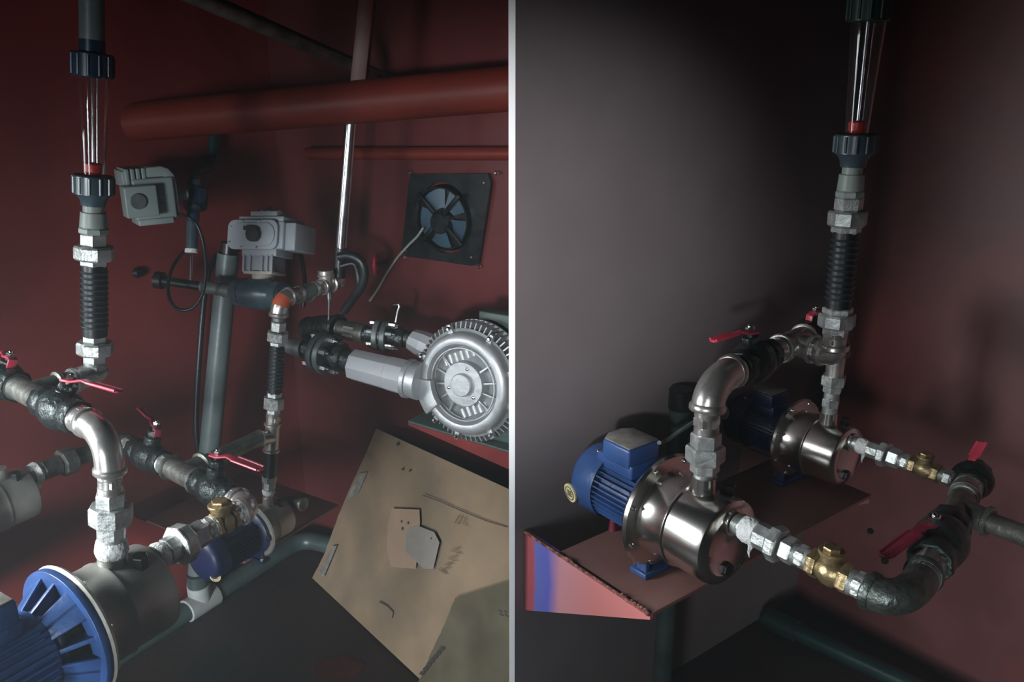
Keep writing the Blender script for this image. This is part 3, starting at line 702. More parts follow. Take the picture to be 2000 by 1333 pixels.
# --- front line of the large dull pump
gf = q3(.150*1.10, 0, .048)
EB = hitx(gf, EL, 487)
def bx_(px): return hitx(gf, EL, px)
mid = kk(bx_(360))
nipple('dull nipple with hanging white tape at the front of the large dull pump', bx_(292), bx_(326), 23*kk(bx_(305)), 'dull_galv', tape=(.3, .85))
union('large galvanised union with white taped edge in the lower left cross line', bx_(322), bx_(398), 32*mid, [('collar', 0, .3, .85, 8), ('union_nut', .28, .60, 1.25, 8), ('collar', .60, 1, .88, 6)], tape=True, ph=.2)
nipple('silver ringed nipple left of the bronze check valve', bx_(396), bx_(418), 24*mid, 'galv', hexr=26*mid)
check_valve('bronze check valve with a hexagon cap in the lower left cross line', bx_(414), bx_(456), 27*kk(bx_(434)))
nipple('silver hex nipple between bronze check valve and the shiny return elbow', bx_(454), bx_(474), 23*kk(bx_(462)), 'galv', hexr=26*kk(bx_(462)))
def cx_(px): return hitx(EB, -EV, px)
elbow('pipe_elbow', 'shiny elbow joining the bronze check valve line to the middle valve row', bx_(468), EB, cx_(462), 25*kk(EB), 'steel', 1.14)
nipple('silver ringed nipple right of the middle row valve', cx_(468), cx_(452), 24*kk(EB), 'galv', hexr=25*kk(EB))
vm = (cx_(455)+cx_(392))/2
hb = vert(vm, 424, 889); tipv = onh(512, 918, hb.z-.006)
valve('black ball valve with a pink red lever in front of the bronze check valve', cx_(456), cx_(386), 29*kk(vm), hb, tipv, hw=10*kk(vm))
tc = cx_(358)
tee('dull tee in the middle row joined to the long sloping pipe', cx_(388), cx_(332), tc+EL*.055, 22*kk(tc), 'dull_galv')
nipple('silver ringed nipple left of the dull middle row tee', cx_(336), cx_(316), 20*kk(tc), 'galv', hexr=22*kk(tc))
vn = (cx_(318)+cx_(268))/2
hb = vert(vn, 304, 832); 
valve('black ball valve with a dim short red lever turned away, centre left', cx_(320), cx_(262), 26*kk(vn), hb, hb-EV*.10+EL*.02+UP*.01, hm='maroon_handle', tab=True)
nipple('small silver nipple left of the dim short lever valve', cx_(264), cx_(246), 17*kk(vn), 'galv', hexr=19*kk(vn))
EF = cx_(232)
elbow('pipe_elbow', 'dark elbow hidden behind the bright left elbow', cx_(248), EF, hitx(EF, -EL, 205), 18*kk(EF), 'cast')
def ex_(px): return hitx(EF, -EL, px)
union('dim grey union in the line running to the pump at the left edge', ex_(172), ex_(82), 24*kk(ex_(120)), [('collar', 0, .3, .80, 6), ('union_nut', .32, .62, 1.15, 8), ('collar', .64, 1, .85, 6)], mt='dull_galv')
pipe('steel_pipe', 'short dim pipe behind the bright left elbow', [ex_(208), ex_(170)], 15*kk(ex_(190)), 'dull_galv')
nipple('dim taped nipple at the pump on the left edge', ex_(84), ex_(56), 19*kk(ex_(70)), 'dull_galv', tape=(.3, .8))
# pump at the left edge
pe = ex_(56)
F4 = pe - EL*.17*1.12*.68 - UP*.048*.68
p4, q4 = pump('dim steel water pump cut by the left edge of the picture, below the dim union', F4, EL, .68, barrel='satin', barl=.17, motl=.18, mr=.075, badge=False, foot=True)

# --- sloping pipe and middle riser
RM = hitx(tc, EL, 532)
nipple('ringed nipple between middle tee and long sloping pipe', tc+EL*.045, tc+EL*.085, 16*kk(tc), 'galv', hexr=18*kk(tc))
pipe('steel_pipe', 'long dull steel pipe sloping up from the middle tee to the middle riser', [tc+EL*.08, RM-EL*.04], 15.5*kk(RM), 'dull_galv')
mt_ = vert(RM, 546, 598)
def my(y): return hity(RM, mt_-RM, y)
km = kk(RM)
tee('steel tee at the foot of the thin black middle hose', my(882), my(826), RM-EL*.045, 14*km, 'steel')
nipple('ringed nipple below the lower union of the middle riser', my(830), my(806), 13*km, 'steel', hexr=14*km)
union('galvanised union at the lower end of the thin middle hose', my(808), my(766), 17*km, [('collar', 0, .25, .80, 6), ('union_nut', .25, .76, 1.2, 8), ('collar', .78, 1, .90, 6)], ph=.1)
hose('thin black ribbed hose in the middle riser below the orange painted elbow', my(768), my(673), 14.5*km, turns=11)
union('galvanised union at the upper end of the thin middle hose', my(675), my(628), 17*km, [('collar', 0, .18, .90, 6), ('union_nut', .18, .58, 1.2, 8), ('collar', .60, 1, .88, 6)], ph=.1)
nipple('rusty nipple under the orange painted elbow', my(630), my(616), 13*km, 'dull_galv')
EM = my(585)
def nx(px): return hitx(EM, EL*1.0+UP*.0, px)
elbow('pipe_elbow', 'steel elbow with orange paint at the top of the middle riser', my(618), EM, nx(568), 16.5*km, 'steel', 1.14, patch='rust_orange')
nipple('silver ringed nipple right of the orange painted elbow', nx(567), nx(588), 15*km, 'steel', hexr=16*km)
pipe('steel_pipe', 'short grey green pipe in the row right of the orange painted elbow', [nx(586), nx(614)], 14*kk(nx(600)), 'pvc_grey')
nipple('silver ringed nipple left of the upper small tee', nx(612), nx(630), 14*kk(nx(620)), 'steel', hexr=15*kk(nx(620)))
tt = nx(638)
tee('small steel tee with a capped stub beside the bright vertical pipe', nx(628), nx(650), tt+UP*.030, 14*kk(tt), 'steel')
m = M(); q = tt+UP*.028; m.cyl(q, q+UP*.012, 15*kk(tt), 20, ch=.001); single('stub_plug', m, 'steel', 'round steel cap on the small upper tee', 'pipe fitting')
EU = nx(661)
elbow('pipe_elbow', 'small steel elbow turning up to the bright vertical pipe', nx(648), EU, vert(EU, 663, 548), 13.5*kk(EU), 'steel', 1.15)
vt = vert(EU, 684, 246)
def vy(y): return hity(EU, vt-EU, y)
nipple('ringed nipple at the foot of the bright vertical pipe', vy(556), vy(540), 12*kk(EU), 'steel', hexr=13*kk(EU))
pipe('steel_pipe', 'black tar covered pipe section under the bright vertical pipe', [vy(542), vy(484)], 13*kk(EU), 'black')
pipe('steel_pipe', 'bright vertical steel pipe reaching up to the red beam', [vy(485), vy(215)], 10.5*kk(EU), 'rod')
m = M(); q = hitx(tt, EL, 642)-UP*.012; m.cyl(q, q-UP*.025, .008, 12); dq = vert(q, 641, 662); m.cyl(q-UP*.02, dq, .0035, 10)
T = Thing('drain_rod', 'thin bright rod hanging below the small upper tee', 'rod', dq)
T.part('rod', m, 'rod')
# middle riser down to the far pump
gd = vert(RM, 524, 972)
def dy(y): return hity(gd, RM-gd, y)
pipe('rubber_pipe', 'plain black pipe section between the steel tee and the small blue pump', [dy(880), dy(930)], 14*km, 'black')
union('small silver union above the small blue pump', dy(928), dy(955), 14*km, [('collar', 0, .5, 1.05, 6), ('union_nut', .45, 1, .9, 8)])
nipple('small taped nipple on top of the small blue pump', dy(954), dy(976), 10.5*km, 'steel', tape=(.1, .5))
F5 = gd - EL*.15*.62*.6 - UP*.112*.6
p5, q5 = pump('small far pump with dark blue motor and round badge on the left wall bracket', F5-EL*.0, EL, .6, motor='dark_blue', barrel='satin',
    barl=.15, motl=.22, mr=.085, badge=(-.065, -.055, -EL*1.0-UP*.1+NL*.6), foot=True, box_=False)
h5 = F5.z-.13*.6
e0 = q5(.15*1.1, 0, .048)
elbow('pipe_elbow', 'small dull elbow on the end of the small far pump', e0, e0+EL*.025, e0+EL*.025+UP*.0+ER*.05, .015, 'dull_galv')
# bracket of the far pump: shelf off the left wall + red gusset
c5 = onh(478, 1098, h5)
wd = (c5-CA).dot(NL)
T = Thing('pump_bracket', 'red steel wall bracket with triangular gusset under the small blue pump', 'bracket', c5-NL*(wd-.002)-UP*.2)
m = M(bevel=.001); m.prism([c5, c5-NL*(wd-.12), c5-NL*(wd-.12)+EL*.34, c5+EL*.34], -UP*.006); T.part('shelf_plate', m, 'plate_primer')
zg = onL(380, 1128, .01).z
m = M(); m.prism([c5-UP*.006, c5-NL*(wd-.004)-UP*.006, c5-NL*(wd-.004)-UP*.16], EL*.006); T.part('gusset', m, 'shelf_red')

# --- grey plastic pole, floor drain line
b0 = onL(398, 1000, .07); pt = vert(b0, 446, 495); 
pb = hity(b0, b0-pt, 1148)
m = M(); m.cyl(pt, pb, 21*kk(pt), 28)
T = Thing('plastic_pipe', 'tall grey plastic pole leaning in front of the left red wall', 'pipe', pb)
T.part('tube', m, 'pvc_grey')
m = M(); m.cyl(pt-(pb-pt).normalized()*.0, pt-(pb-pt).normalized()*.03, 16*kk(pt), 24); T.part('plug', m, 'black')
dA = onh(223, 1285, .032); dB = onh(588, 1052, .032); dC = onh(700, 1078, .032)
tj = hitx(dA, dB-dA, 392)
pipe('floor_pipe', 'grey plastic drain pipe on the floor along the left wall, nearer the camera', [dA-(dB-dA).normalized()*.5, tj-(dB-dA).normalized()*.045], .030, 'floor_pipe')
m = M(); m.tube([tj+(dB-dA).normalized()*.045]+arc(dB-(dB-dA).normalized()*.07, dB, dB+(dC-dB).normalized()*.07)+[dC], .030, 24)
single('floor_pipe', m, 'floor_pipe', 'grey plastic drain pipe on the floor bending round the far corner behind cardboard', 'pipe')
T = Thing('pipe_tee', 'white plastic tee joining the floor drain pipes below the grey pole', 'pipe tee', tj-UP*.03)
dv = (dB-dA).normalized()
m = M(); m.cyl(tj-dv*.055, tj+dv*.055, .036, 28, ch=.002); T.part('body', m, 'pvc_white')
m = M(); m.cyl(tj, tj+UP*.062, .034, 28, ch=.002); T.part('branch_socket', m, 'pvc_white')
m = M(); m.cyl(tj+UP*.055, tj+UP*.10, .030, 24); T.part('branch_stub', m, 'floor_pipe')

# --- horizontal pipe on the left wall with motor valve
h0_ = onL(306, 548, .04); zh = depth(h0_)
Hd = hitx(h0_, EL, 470)
hA = P(305, 547, zh*.985); hB = P(440, 566, 2.25); hC = P(462, 570, 2.22); hD = P(556, 580, 2.12)
m = M(); m.tube([hA, lerp(hA, hB, .7)], 9*kk(hA), 16); T = Thing('wall_pipe', 'thin dark pipe coming out of the left red wall towards the motor valve', 'pipe', hA); T.part('tube', m, 'black')
m = M(); m.cyl(hA-(hB-hA).normalized()*.0, hA+(hB-hA).normalized()*.02, 17*kk(hA), 20); T.part('wall_socket', m, 'black')
m = M(); m.cyl(lerp(hA, hB, .68), hC, 13*kk(hB), 24); m2 = M(); m2.torus(lerp(hA, hB, .7), hB-hA, 13*kk(hB), .003); m2.torus(lerp(hA, hB, .98), hB-hA, 13*kk(hB), .003)
T = Thing('plastic_pipe', 'greyish pipe crossing the top of the grey pole', 'pipe', hC); T.part('tube', m, 'alu_dark'); T.part('sleeve_ring', m2, 'pvc_dark')
vd = (hD-hC).normalized(); Lv = (hD-hC).length
T = Thing('ball_valve', 'dark plastic ball valve body under the larger grey motor actuator', 'valve', (hC+hD)/2-UP*.05)
m = M(); kv = kk(hC)
m.lathe(hC, vd, [(0, 22*kv), (Lv*.2, 24*kv), (Lv*.25, 30*kv), (Lv*.7, 30*kv), (Lv*.75, 25*kv), (Lv*1.0, 23*kv)], 32)
T.part('body', m, 'pvc_dark')
for t in (.05, .84):
    m = M(); m.cyl(hC+vd*Lv*t, hC+vd*Lv*(t+.14), 28*kv, 12, ch=.002); T.part('union_nut', m, 'pvc_dark')
vcn = lerp(hC, hD, .45)
m = M(); m.cyl(vcn, vert(vcn, 506, 553), 17*kv, 20); T.part('stem_collar', m, 'pvc_dark')
eD = hD
elbow('pipe_elbow', 'small silver elbow behind the orange painted elbow, right of the motor valve', hD-vd*.01, hD+vd*.03, hD+vd*.03+UP*.0+EL*.06, 15*kv, 'galv')

# actuator (larger)
def basis(xd, up): 
    X = V(xd).normalized(); Y = V(up).cross(X).normalized(); return X, Y, X.cross(Y).normalized()
za = depth(vcn)
C0 = P(499, 457, za-.01)
upa = (P(508, 400, za)-P(500, 560, za)).normalized()
X, Y, Z = basis(V((.93, -.36, 0))-upa*(V((.93, -.36, 0)).dot(upa)), upa)     # Y points away from camera
ka = za/FPX
T = Thing('valve_actuator', 'larger grey motor actuator with a black round knob, standing on the dark ball valve', 'actuator', P(506, 553, za))
def AQ(x, y, z): return C0+X*x*ka+Y*y*ka+Z*z*ka
m = M(bevel=.004); m.box(AQ(12, 42, -2), (52*ka, 42*ka, 27*ka), (X, Y, Z)); hs = T.part('housing', m, 'act_grey')
# front cover: rounded plate
def stadium(cx, cz, hw, hh, r, y, n=6):
    pts = []
    for sx, sz, a0 in ((1, 1, 0), (-1, 1, 90), (-1, -1, 180), (1, -1, 270)):
        for k in range(n+1):
            a = math.radians(a0+90*k/n); pts.append(AQ(cx+sx*(hw-r)+r*math.cos(a), y, cz+sz*(hh-r)+r*math.sin(a)))
    return pts
m = M(bevel=.002); m.prism(stadium(-3, -2, 58, 29, 16, 0), -Y*7*ka); fcov = T.part('front_cover', m, 'act_grey')
m = M(bevel=.0015); m.prism(stadium(0, -2, 50, 23, 22, -7), -Y*2.5*ka); T.part('raised_panel', m, 'act_grey', fcov)
m = M(); m.cyl(AQ(6, -8, -2), AQ(6, -20, -2), 15*ka, 28, ch=.001); m.box(AQ(-6, -16, 9), (8*ka, 4*ka, 4*ka), (X, Y, Z)); T.part('position_knob', m, 'black', label='black round knob')
for x, z in ((-52, 12), (-54, -17), (-24, 23), (12, 24), (-26, -26), (10, -27)):
    m = M(); m.ball(AQ(x, -8, z), 2*ka, 6); T.part('screw', m, 'chrome', fcov)
m = M(bevel=.002); m.prism([AQ(-22, 10, 25), AQ(-22, 10, 46), AQ(40, 10, 46), AQ(40, 10, 25)], Y*52*ka); m.box(AQ(8, 40, 30), (52*ka, 36*ka, 5*ka), (X, Y, Z)); T.part('top_cover', m, 'act_grey')
m = M(); m.cyl(AQ(10, 30, 46), AQ(10, 30, 51), 22*ka, 28, ch=.002); m.ball(AQ(10, 30, 51), 7*ka, 12); T.part('top_lid', m, 'chrome', label='shiny round lid')
m = M(bevel=.004); m.box(AQ(75, 42, -4), (12*ka, 36*ka, 27*ka), (X, Y, Z)); T.part('side_cover', m, 'act_grey')
m = M(bevel=.002); m.box(AQ(10, 28, -35), (40*ka, 28*ka, 8*ka), (X, Y, Z)); T.part('base_plate', m, 'act_grey')
m = M(bevel=.001); 
m.box(AQ(9, 25, -57), (31*ka, 22*ka, 14*ka), (X, Y, Z))
for x in (-24, -10, 18, 30, 41): m.box(AQ(x, 1, -57), (2.5*ka, 3*ka, 17*ka), (X, Y, Z))
T.part('mounting_yoke', m, 'act_grey')
m = M(bevel=.001); m.box(AQ(10, 22, -75), (33*ka, 24*ka, 3*ka), (X, Y, Z)); m.cyl(AQ(9, 20, -76), AQ(9, 20, -97), 22*ka, 28); m.cyl(AQ(9, 20, -95), AQ(9, 20, -100), 27*ka, 28); m.box(AQ(-16, 12, -88), (12*ka, 3*ka, 2*ka), (X, Y, Z))
T.part('adaptor_flange', m, 'act_cream', label='cream plastic adaptor')

# actuator (smaller, ribbed) hanging left
zb_ = 2.12; kb = zb_/FPX*.88
C1 = P(285, 383, zb_)
X, Y, Z = basis((.80, .60, 0), UP)
def AQ(x, y, z): return C1+X*x*kb+Y*y*kb+Z*z*kb
T = Thing('valve_actuator', 'smaller grey ribbed motor actuator on the left wall beside the thin upright pipe', 'actuator', C1-UP*60*kb)
m = M(bevel=.006, bseg=3); m.box(AQ(14, 20, -6), (44*kb, 40*kb, 46*kb), (X, Y, Z)); T.part('housing', m, 'act_dim')
m = M(bevel=.003, bseg=2); m.prism([AQ(-2, -12, 41), AQ(0, -12, 62), AQ(36, -12, 64), AQ(52, -12, 58), AQ(63, -12, 44), AQ(66, -12, 26), AQ(66, -12, -44), AQ(50, -12, -46), AQ(46, -12, 34), AQ(40, -12, 41)], Y*66*kb); T.part('rear_cover', m, 'act_dim')
m = M(bevel=.0022)
for k in range(4): m.box(AQ(-36+11.5*k, 22, 42), (4.3*kb, 36*kb, 20*kb), (X, Y, Z))
m.box(AQ(-20, 26, 40), (26*kb, 34*kb, 17*kb), (X, Y, Z))
T.part('cooling_ribs', m, 'act_dim')
m = M(bevel=.004, bseg=3); m.box(AQ(-20, -24, -6), (34*kb, 20*kb, 34*kb), (X, Y, Z)); fc = T.part('front_cover', m, 'act_dim')
m = M(); m.cyl(AQ(-28, -44, -4), AQ(-28, -49, -4), 17*kb, 28, ch=.0015); T.part('sight_glass', m, 'alu_dark', fc, label='round dark sight glass')
m = M(bevel=.003); m.box(AQ(10, 8, -55), (38*kb, 32*kb, 7*kb), (X, Y, Z)); T.part('base_cover', m, 'act_dim')
for x in (26, 33):
    for z in (-20, 0, 14):
        m = M(); m.ball(AQ(x, -20, z), 2.2*kb, 6); T.part('screw', m, 'chrome')
m = M(); m.cyl(AQ(62, 28, -6), AQ(80, 28, -6), 24*kb, 8, ch=.002); m.cyl(AQ(80, 28, -6), AQ(96, 28, -6), 14*kb, 16); T.part('mounting_yoke', m, 'act_dim')
m = M(); m.cyl(AQ(48, 4, -40), AQ(62, 0, -46), 13*kb, 16, ch=.002); T.part('cable_gland', m, 'black')
agl = AQ(60, 0, -46)

# thin upright plastic valve line
zt_ = 2.24; kt = zt_/FPX
tA = P(379, 330, zt_); tB = P(374, 490, zt_)
pipe('plastic_pipe', 'dark green plastic pipe bending over the thin upright valve line', [P(418, 255, 2.42), P(416, 300, 2.42)]+arc(P(416, 305, 2.42), P(415, 330, 2.41), P(400, 331, 2.35))+arc(P(398, 331, 2.33), P(379, 331, zt_), P(378, 348, zt_)), 11*kt, 'green_pipe')
T = Thing('ball_valve', 'dark blue plastic valve beside the smaller ribbed actuator', 'valve', P(376, 430, zt_))
m = M(); m.cyl(P(378, 345, zt_), P(377, 432, zt_), 12*kt, 24); T.part('pipe_body', m, 'pvc_blue')
m = M(); m.lathe(P(383, 366, zt_+.02), P(380, 415, zt_+.02)-P(383, 366, zt_+.02), [(0, 18*kt), (.004, 22*kt), (.03, 24*kt), (.055, 22*kt), (.062, 18*kt)], 28); T.part('valve_ball_housing', m, 'pvc_blue')
for y_ in (352, 402):
    m = M(); m.cyl(P(378, y_, zt_), P(377.5, y_+10, zt_), 15*kt, 24); T.part('union_nut', m, 'pvc_dark')
m = M(); m.cyl(P(376, 432, zt_), P(374, 486, zt_), 11*kt, 24); single('plastic_pipe', m, 'pvc_dark', 'short grey blue pipe below the dark blue plastic valve', 'pipe')
T = Thing('drain_nozzle', 'white collar with a thin bright tube hanging under the upright valve line', 'nozzle', P(373, 546, zt_))
m = M(); m.cyl(P(374, 486, zt_), P(374, 494, zt_), 12.5*kt, 24, ch=.001); T.part('collar', m, 'tape')
m = M(); m.cyl(P(374, 494, zt_), P(372.5, 548, zt_), 2.6*kt, 12); T.part('thin_tube', m, 'rod')

# cables
pipe('power_cable', 'black cable looping down from the smaller ribbed actuator', [agl, P(365, 424, 2.13), P(385, 440, 2.14), P(398, 480, 2.15), P(402, 530, 2.15), P(395, 575, 2.15), P(375, 602, 2.15), P(350, 605, 2.15), P(333, 588, 2.16), P(328, 558, 2.17), P(336, 525, 2.18), P(352, 500, 2.22), P(366, 488, 2.27)], .0045, 'rubber', 'cable', soft=True, n=10)
wz = depth(onL(388, 700, .03))
pipe('power_cable', 'thick black cable hanging down the red wall left of the grey pole', [onL(468, 488, .05), onL(430, 495, .03), onL(412, 520, .028), onL(402, 560, .028), onL(395, 620, .028), onL(389, 700, .028), onL(384, 780, .028), onL(383, 840, .028), onL(388, 890, .028)], .0085, 'rubber', 'cable', soft=True, n=12)
pipe('power_cable', 'black cable hanging behind the larger grey actuator on its right', [P(560, 470, 2.3), P(582, 485, 2.32), P(592, 520, 2.32), P(596, 565, 2.33), P(592, 600, 2.34)], .006, 'rubber', 'cable', soft=True, n=10)
pipe('hose_loop', 'dark hose looping right of the bright vertical pipe', [P(662, 502, 2.05), P(685, 500, 2.04), P(705, 512, 2.04), P(712, 535, 2.05), P(705, 562, 2.07), P(688, 585, 2.1), P(672, 608, 2.12)], .011, 'rubber', 'hose', soft=True, n=12)
pipe('hose_loop', 'thinner dark hose behind the looping hose', [P(665, 520, 2.1), P(692, 516, 2.1), P(700, 545, 2.1), P(695, 575, 2.12), P(668, 612, 2.15)], .007, 'rubber', 'hose', soft=True, n=10)

# red handwheel on the back wall
hw = onB(735, 517, .05); T = Thing('handwheel', 'small red valve handwheel left of the black fan panel', 'handwheel', hw)
wa = (nb*.45-ER*.9).normalized()
m = M(); m.torus(hw, wa, 19*kk(hw), 3.2*kk(hw), 28, 8); T.part('rim', m, 'red_handle')
for k in range(3):
    _, x, y = frame(wa); a = 2*math.pi*k/3; m = M(); m.cyl(hw, hw+(x*math.cos(a)+y*math.sin(a))*18*kk(hw), .003, 8); T.part('spoke', m, 'red_handle')
m = M(); m.hexn(hw-wa*.006, hw+wa*.012, .008); T.part('hub_nut', m, 'chrome')
m = M(); m.cyl(hw, hw-nb*.048, .006, 10); T.part('stem', m, 'black')

# ventilation fan panel on the back wall
fpts = [onB(805, 340, .006), onB(966, 338, .006), onB(938, 520, .006), onB(788, 498, .006)]
cf = sum(fpts, V((0, 0, 0)))/4
T = Thing('ventilation_fan', 'black square fan panel with blue grey blades on the back wall', 'fan', min(fpts, key=lambda q: q.z))
fx_ = (fpts[1]-fpts[0]+fpts[2]-fpts[3]).normalized(); fy_ = (fpts[0]-fpts[3]+fpts[1]-fpts[2]); fy_ = (fy_-fx_*fy_.dot(fx_)).normalized()
Rf = 62*kk(cf)
ring = [cf+fx_*Rf*math.cos(2*math.pi*k/48)+fy_*Rf*1.12*math.sin(2*math.pi*k/48) for k in range(48)]
m = M(); i0 = len(m.v)
outer = []
for k in range(48):
    d = ring[k]-cf
    best = None
    for e in range(4):
        a_, b_ = fpts[e], fpts[(e+1) % 4]; ed = b_-a_; nn = nb.cross(ed); den = d.dot(nn)
        if abs(den) > 1e-9:
            t = (a_-cf).dot(nn)/den
            if t > 0 and (best is None or t < best): best = t
    outer.append(cf+d*best)
m.v += outer + ring + [p+nb*.012 for p in outer] + [p+nb*.012 for p in ring]
for k in range(48):
    j = (k+1) % 48
    m.f += [(96+k, 96+j, 144+j, 144+k), (k, j, 96+j, 96+k), (48+k, 48+j, 144+j, 144+k), (k, j, 48+j, 48+k)]; m.sm += [False]*4
T.part('frame_plate', m, 'fan_black')
m = M(); m.lathe(cf, nb, [(0, Rf*1.06), (.03, Rf*1.0), (.03, Rf*.96), (0, Rf*1.0)], 48, cap=False); T.part('duct_ring', m, 'fan_black')
m = M(); m.cyl(cf-nb*.004, cf-nb*.001, Rf*1.02, 40); T.part('back_disc', m, 'black')  # plain black disc behind the blades
m = M(); m.cyl(cf-fy_*.01, cf-fy_*.01+nb*.04, Rf*.34, 28, ch=.004); T.part('motor_hub', m, 'fan_black')
for k in range(5):
    a0 = math.radians(-128+72*k); pts = []
    m = M()
    inner, out_ = [], []
    for j in range(9):
        t = j/8; a = a0+t*.95
        dI = fx_*math.cos(a)+fy_*math.sin(a); inner.append(cf+dI*Rf*.33+nb*(.006+.016*t)); out_.append(cf+dI*Rf*.93+nb*(.004+.012*t))
    m.v += inner+out_+[p-nb*.0015 for p in inner+out_]
    for j in range(8):
        m.f += [(j, j+1, 10+j, 9+j), (18+j, 27+j, 28+j, 19+j)]; m.sm += [True]*2
        m.f += [(9+j, 10+j, 28+j, 27+j), (j, 18+j, 19+j, j+1)]; m.sm += [False]*2
    m.f += [(0, 9, 27, 18), (8, 26, 35, 17)]; m.sm += [False]*2
    T.part('fan_blade', m, 'fan_blade')
for a in (45, 135, 225, 315):
    a = math.radians(a); d = fx_*math.cos(a)+fy_*math.sin(a); m = M(bevel=.001); m.box(cf+d*Rf*.68+nb*.034, (Rf*.42, .006, .003), (d, nb.cross(d).normalized(), nb)); T.part('strut', m, 'fan_black')
for (px, py) in ((800, 338), (970, 338), (948, 357), (923, 502), (937, 521), (794, 489), (793, 502)):
    p = onB(px, py, .012); m = M(); m.lathe(p, nb, [(0, 4*kk(p)), (.005, 4*kk(p)), (.008, 2*kk(p))], 12); T.part('bolt', m, 'chrome')
pipe('fan_cable', 'thin pale cable running from the fan panel down the red back wall', [onB(826, 446, .05), onB(815, 462, .04), onB(797, 480, .03), onB(775, 505, .02), onB(755, 535, .015), onB(738, 565, .012), onB(722, 588, .010)], .0035, 'pvc_light', 'cable', soft=True, n=8)

# --- flanged pipes into the blower
def flange_pair(label, A, Bq, R, mt='valve_black', mt2='alu_dark', group=None):
    A, Bq = V(A), V(Bq); a = Bq-A; L = a.length; T = Thing('pipe_flange', label, 'flange', (A+Bq)/2-UP*R)
    m = M(); m.cyl(A, Bq, R*.48, 28); m.cyl(lerp(A, Bq, .62), lerp(A, Bq, .78), R*.62, 28, ch=.002); T.part('pipe_neck', m, mt)
    for t0, t1 in ((.24, .34), (.38, .48)):
        m = M(); m.cyl(lerp(A, Bq, t0), lerp(A, Bq, t1), R, 36, ch=.0015); T.part('flange_disc', m, mt2)
    m = M(); m.cyl(lerp(A, Bq, .33), lerp(A, Bq, .39), R*.86, 32); T.part('gasket', m, 'black')
    _, x, y = frame(a)
    for k in range(6):
        an = 2*math.pi*(k+.5)/6; d = (x*math.cos(an)+y*math.sin(an))*R*.80
        m = M(); m.cyl(lerp(A, Bq, .10)+d, lerp(A, Bq, .66)+d, R*.07, 10); m.hexn(lerp(A, Bq, .14)+d, lerp(A, Bq, .24)+d, R*.16); m.hexn(lerp(A, Bq, .48)+d, lerp(A, Bq, .60)+d, R*.16); T.part('flange_bolt', m, 'chrome' if k % 2 else 'alu_dark')
    return T
zf = 2.09
fA = P(600, 682, zf+.03); fB = P(694, 708, zf-.04)
flange_pair('dark bolted flange pair left of the silver blower silencer', fA, fB, 40*zf/FPX)
m = M(); m.lathe(P(562, 676, zf+.05), fA-P(562, 676, zf+.05), [(0, 14*kk(fA)), (.02, 17*kk(fA)), (.05, 21*kk(fA))], 24); single('pipe_reducer', m, 'alu_dark', 'brown grey pipe end left of the lower bolted flange', 'pipe fitting')
zg_ = 2.04
nB = P(742, 656, zg_); 
elbow('pipe_elbow', 'dark manifold elbow behind the lower bolted flange', P(604, 646, 2.24), P(626, 634, 2.2), P(662, 642, 2.16), 24*zg_/FPX, 'valve_black')
nipple('silver ringed nipple behind the lower bolted flange', P(660, 642, 2.16), P(712, 652, 2.14), 19*zg_/FPX, 'dull_galv', hexr=21*zg_/FPX)
flange_pair('smaller dark bolted flange pair behind the silver silencer', P(708, 651, 2.14), P(814, 664, 2.12), 32*zg_/FPX)
m = M(); q0 = P(772, 636, 2.13); m.tube([q0, P(776, 612, 2.13), P(780, 600, 2.13), P(778, 594, 2.13), P(768, 595, 2.13)], .004, 10); single('hook_rod', m, 'rod', 'thin bent bright rod sticking up from the smaller flange', 'rod')

# --- side channel blower
BC = P(908, 750, 1.95); ba = (-EL).copy()           # axis towards the viewer
ba = V((-.50, -.86, .10)).normalized(); _, bx, by = frame(ba)
if bx.x < 0: bx = -bx
RB = 121*kk(BC)
def BQ(u, v, t): return BC+bx*u*RB+by*v*RB+ba*t*RB
T = Thing('side_channel_blower', 'silver cast side channel blower with finned rim on the red shelf', 'blower', BC-UP*RB)
m = M(); m.lathe(BQ(0, 0, -.42), ba, [(0, RB*.90), (RB*.36, RB*.90)], 64, cap=True); T.part('rear_housing', m, 'alu_dark')
m = M(); m.lathe(BQ(0, 0, -.40), ba, [(0, RB*.88), (0, RB*1.0), (RB*.03, RB*1.0), (RB*.03, RB*.88)], 64, cap=False); T.part('rim_ring', m, 'alu')
m = M(bevel=0)
for k in range(64):
    an = 2*math.pi*k/64; d = bx*math.cos(an)+by*math.sin(an); tt = ba.cross(d)
    m.prism([BC+d*RB*.86-ba*RB*.40-tt*.0016, BC+d*RB*1.0-ba*RB*.40-tt*.0016, BC+d*RB*1.0-ba*RB*.12-tt*.0016, BC+d*RB*.86-ba*RB*.06-tt*.0016], tt*.0032)
T.part('rim_fins', m, 'alu')
m = M(); m.lathe(BQ(0, 0, -.10), ba, [(0, RB*.86), (RB*.02, RB*.86), (RB*.05, RB*.85), (RB*.14, RB*.84), (RB*.20, RB*.80), (RB*.23, RB*.73), (RB*.215, RB*.67), (RB*.16, RB*.63), (RB*.08, RB*.61), (RB*.08, RB*.59), (RB*-.10, RB*.59)], 72, cap=False); T.part('side_channel', m, 'alu')
m = M(); m.torus(BQ(0, 0, .07), ba, RB*.60, RB*.016, 56, 6); T.part('inner_rim', m, 'alu')
m = M(); m.lathe(BQ(0, 0, -.22), ba, [(0, RB*.61), (RB*.01, RB*.61), (RB*.03, 0)], 48, cap=False)
T.part('recess_plate', m, 'alu_dark')
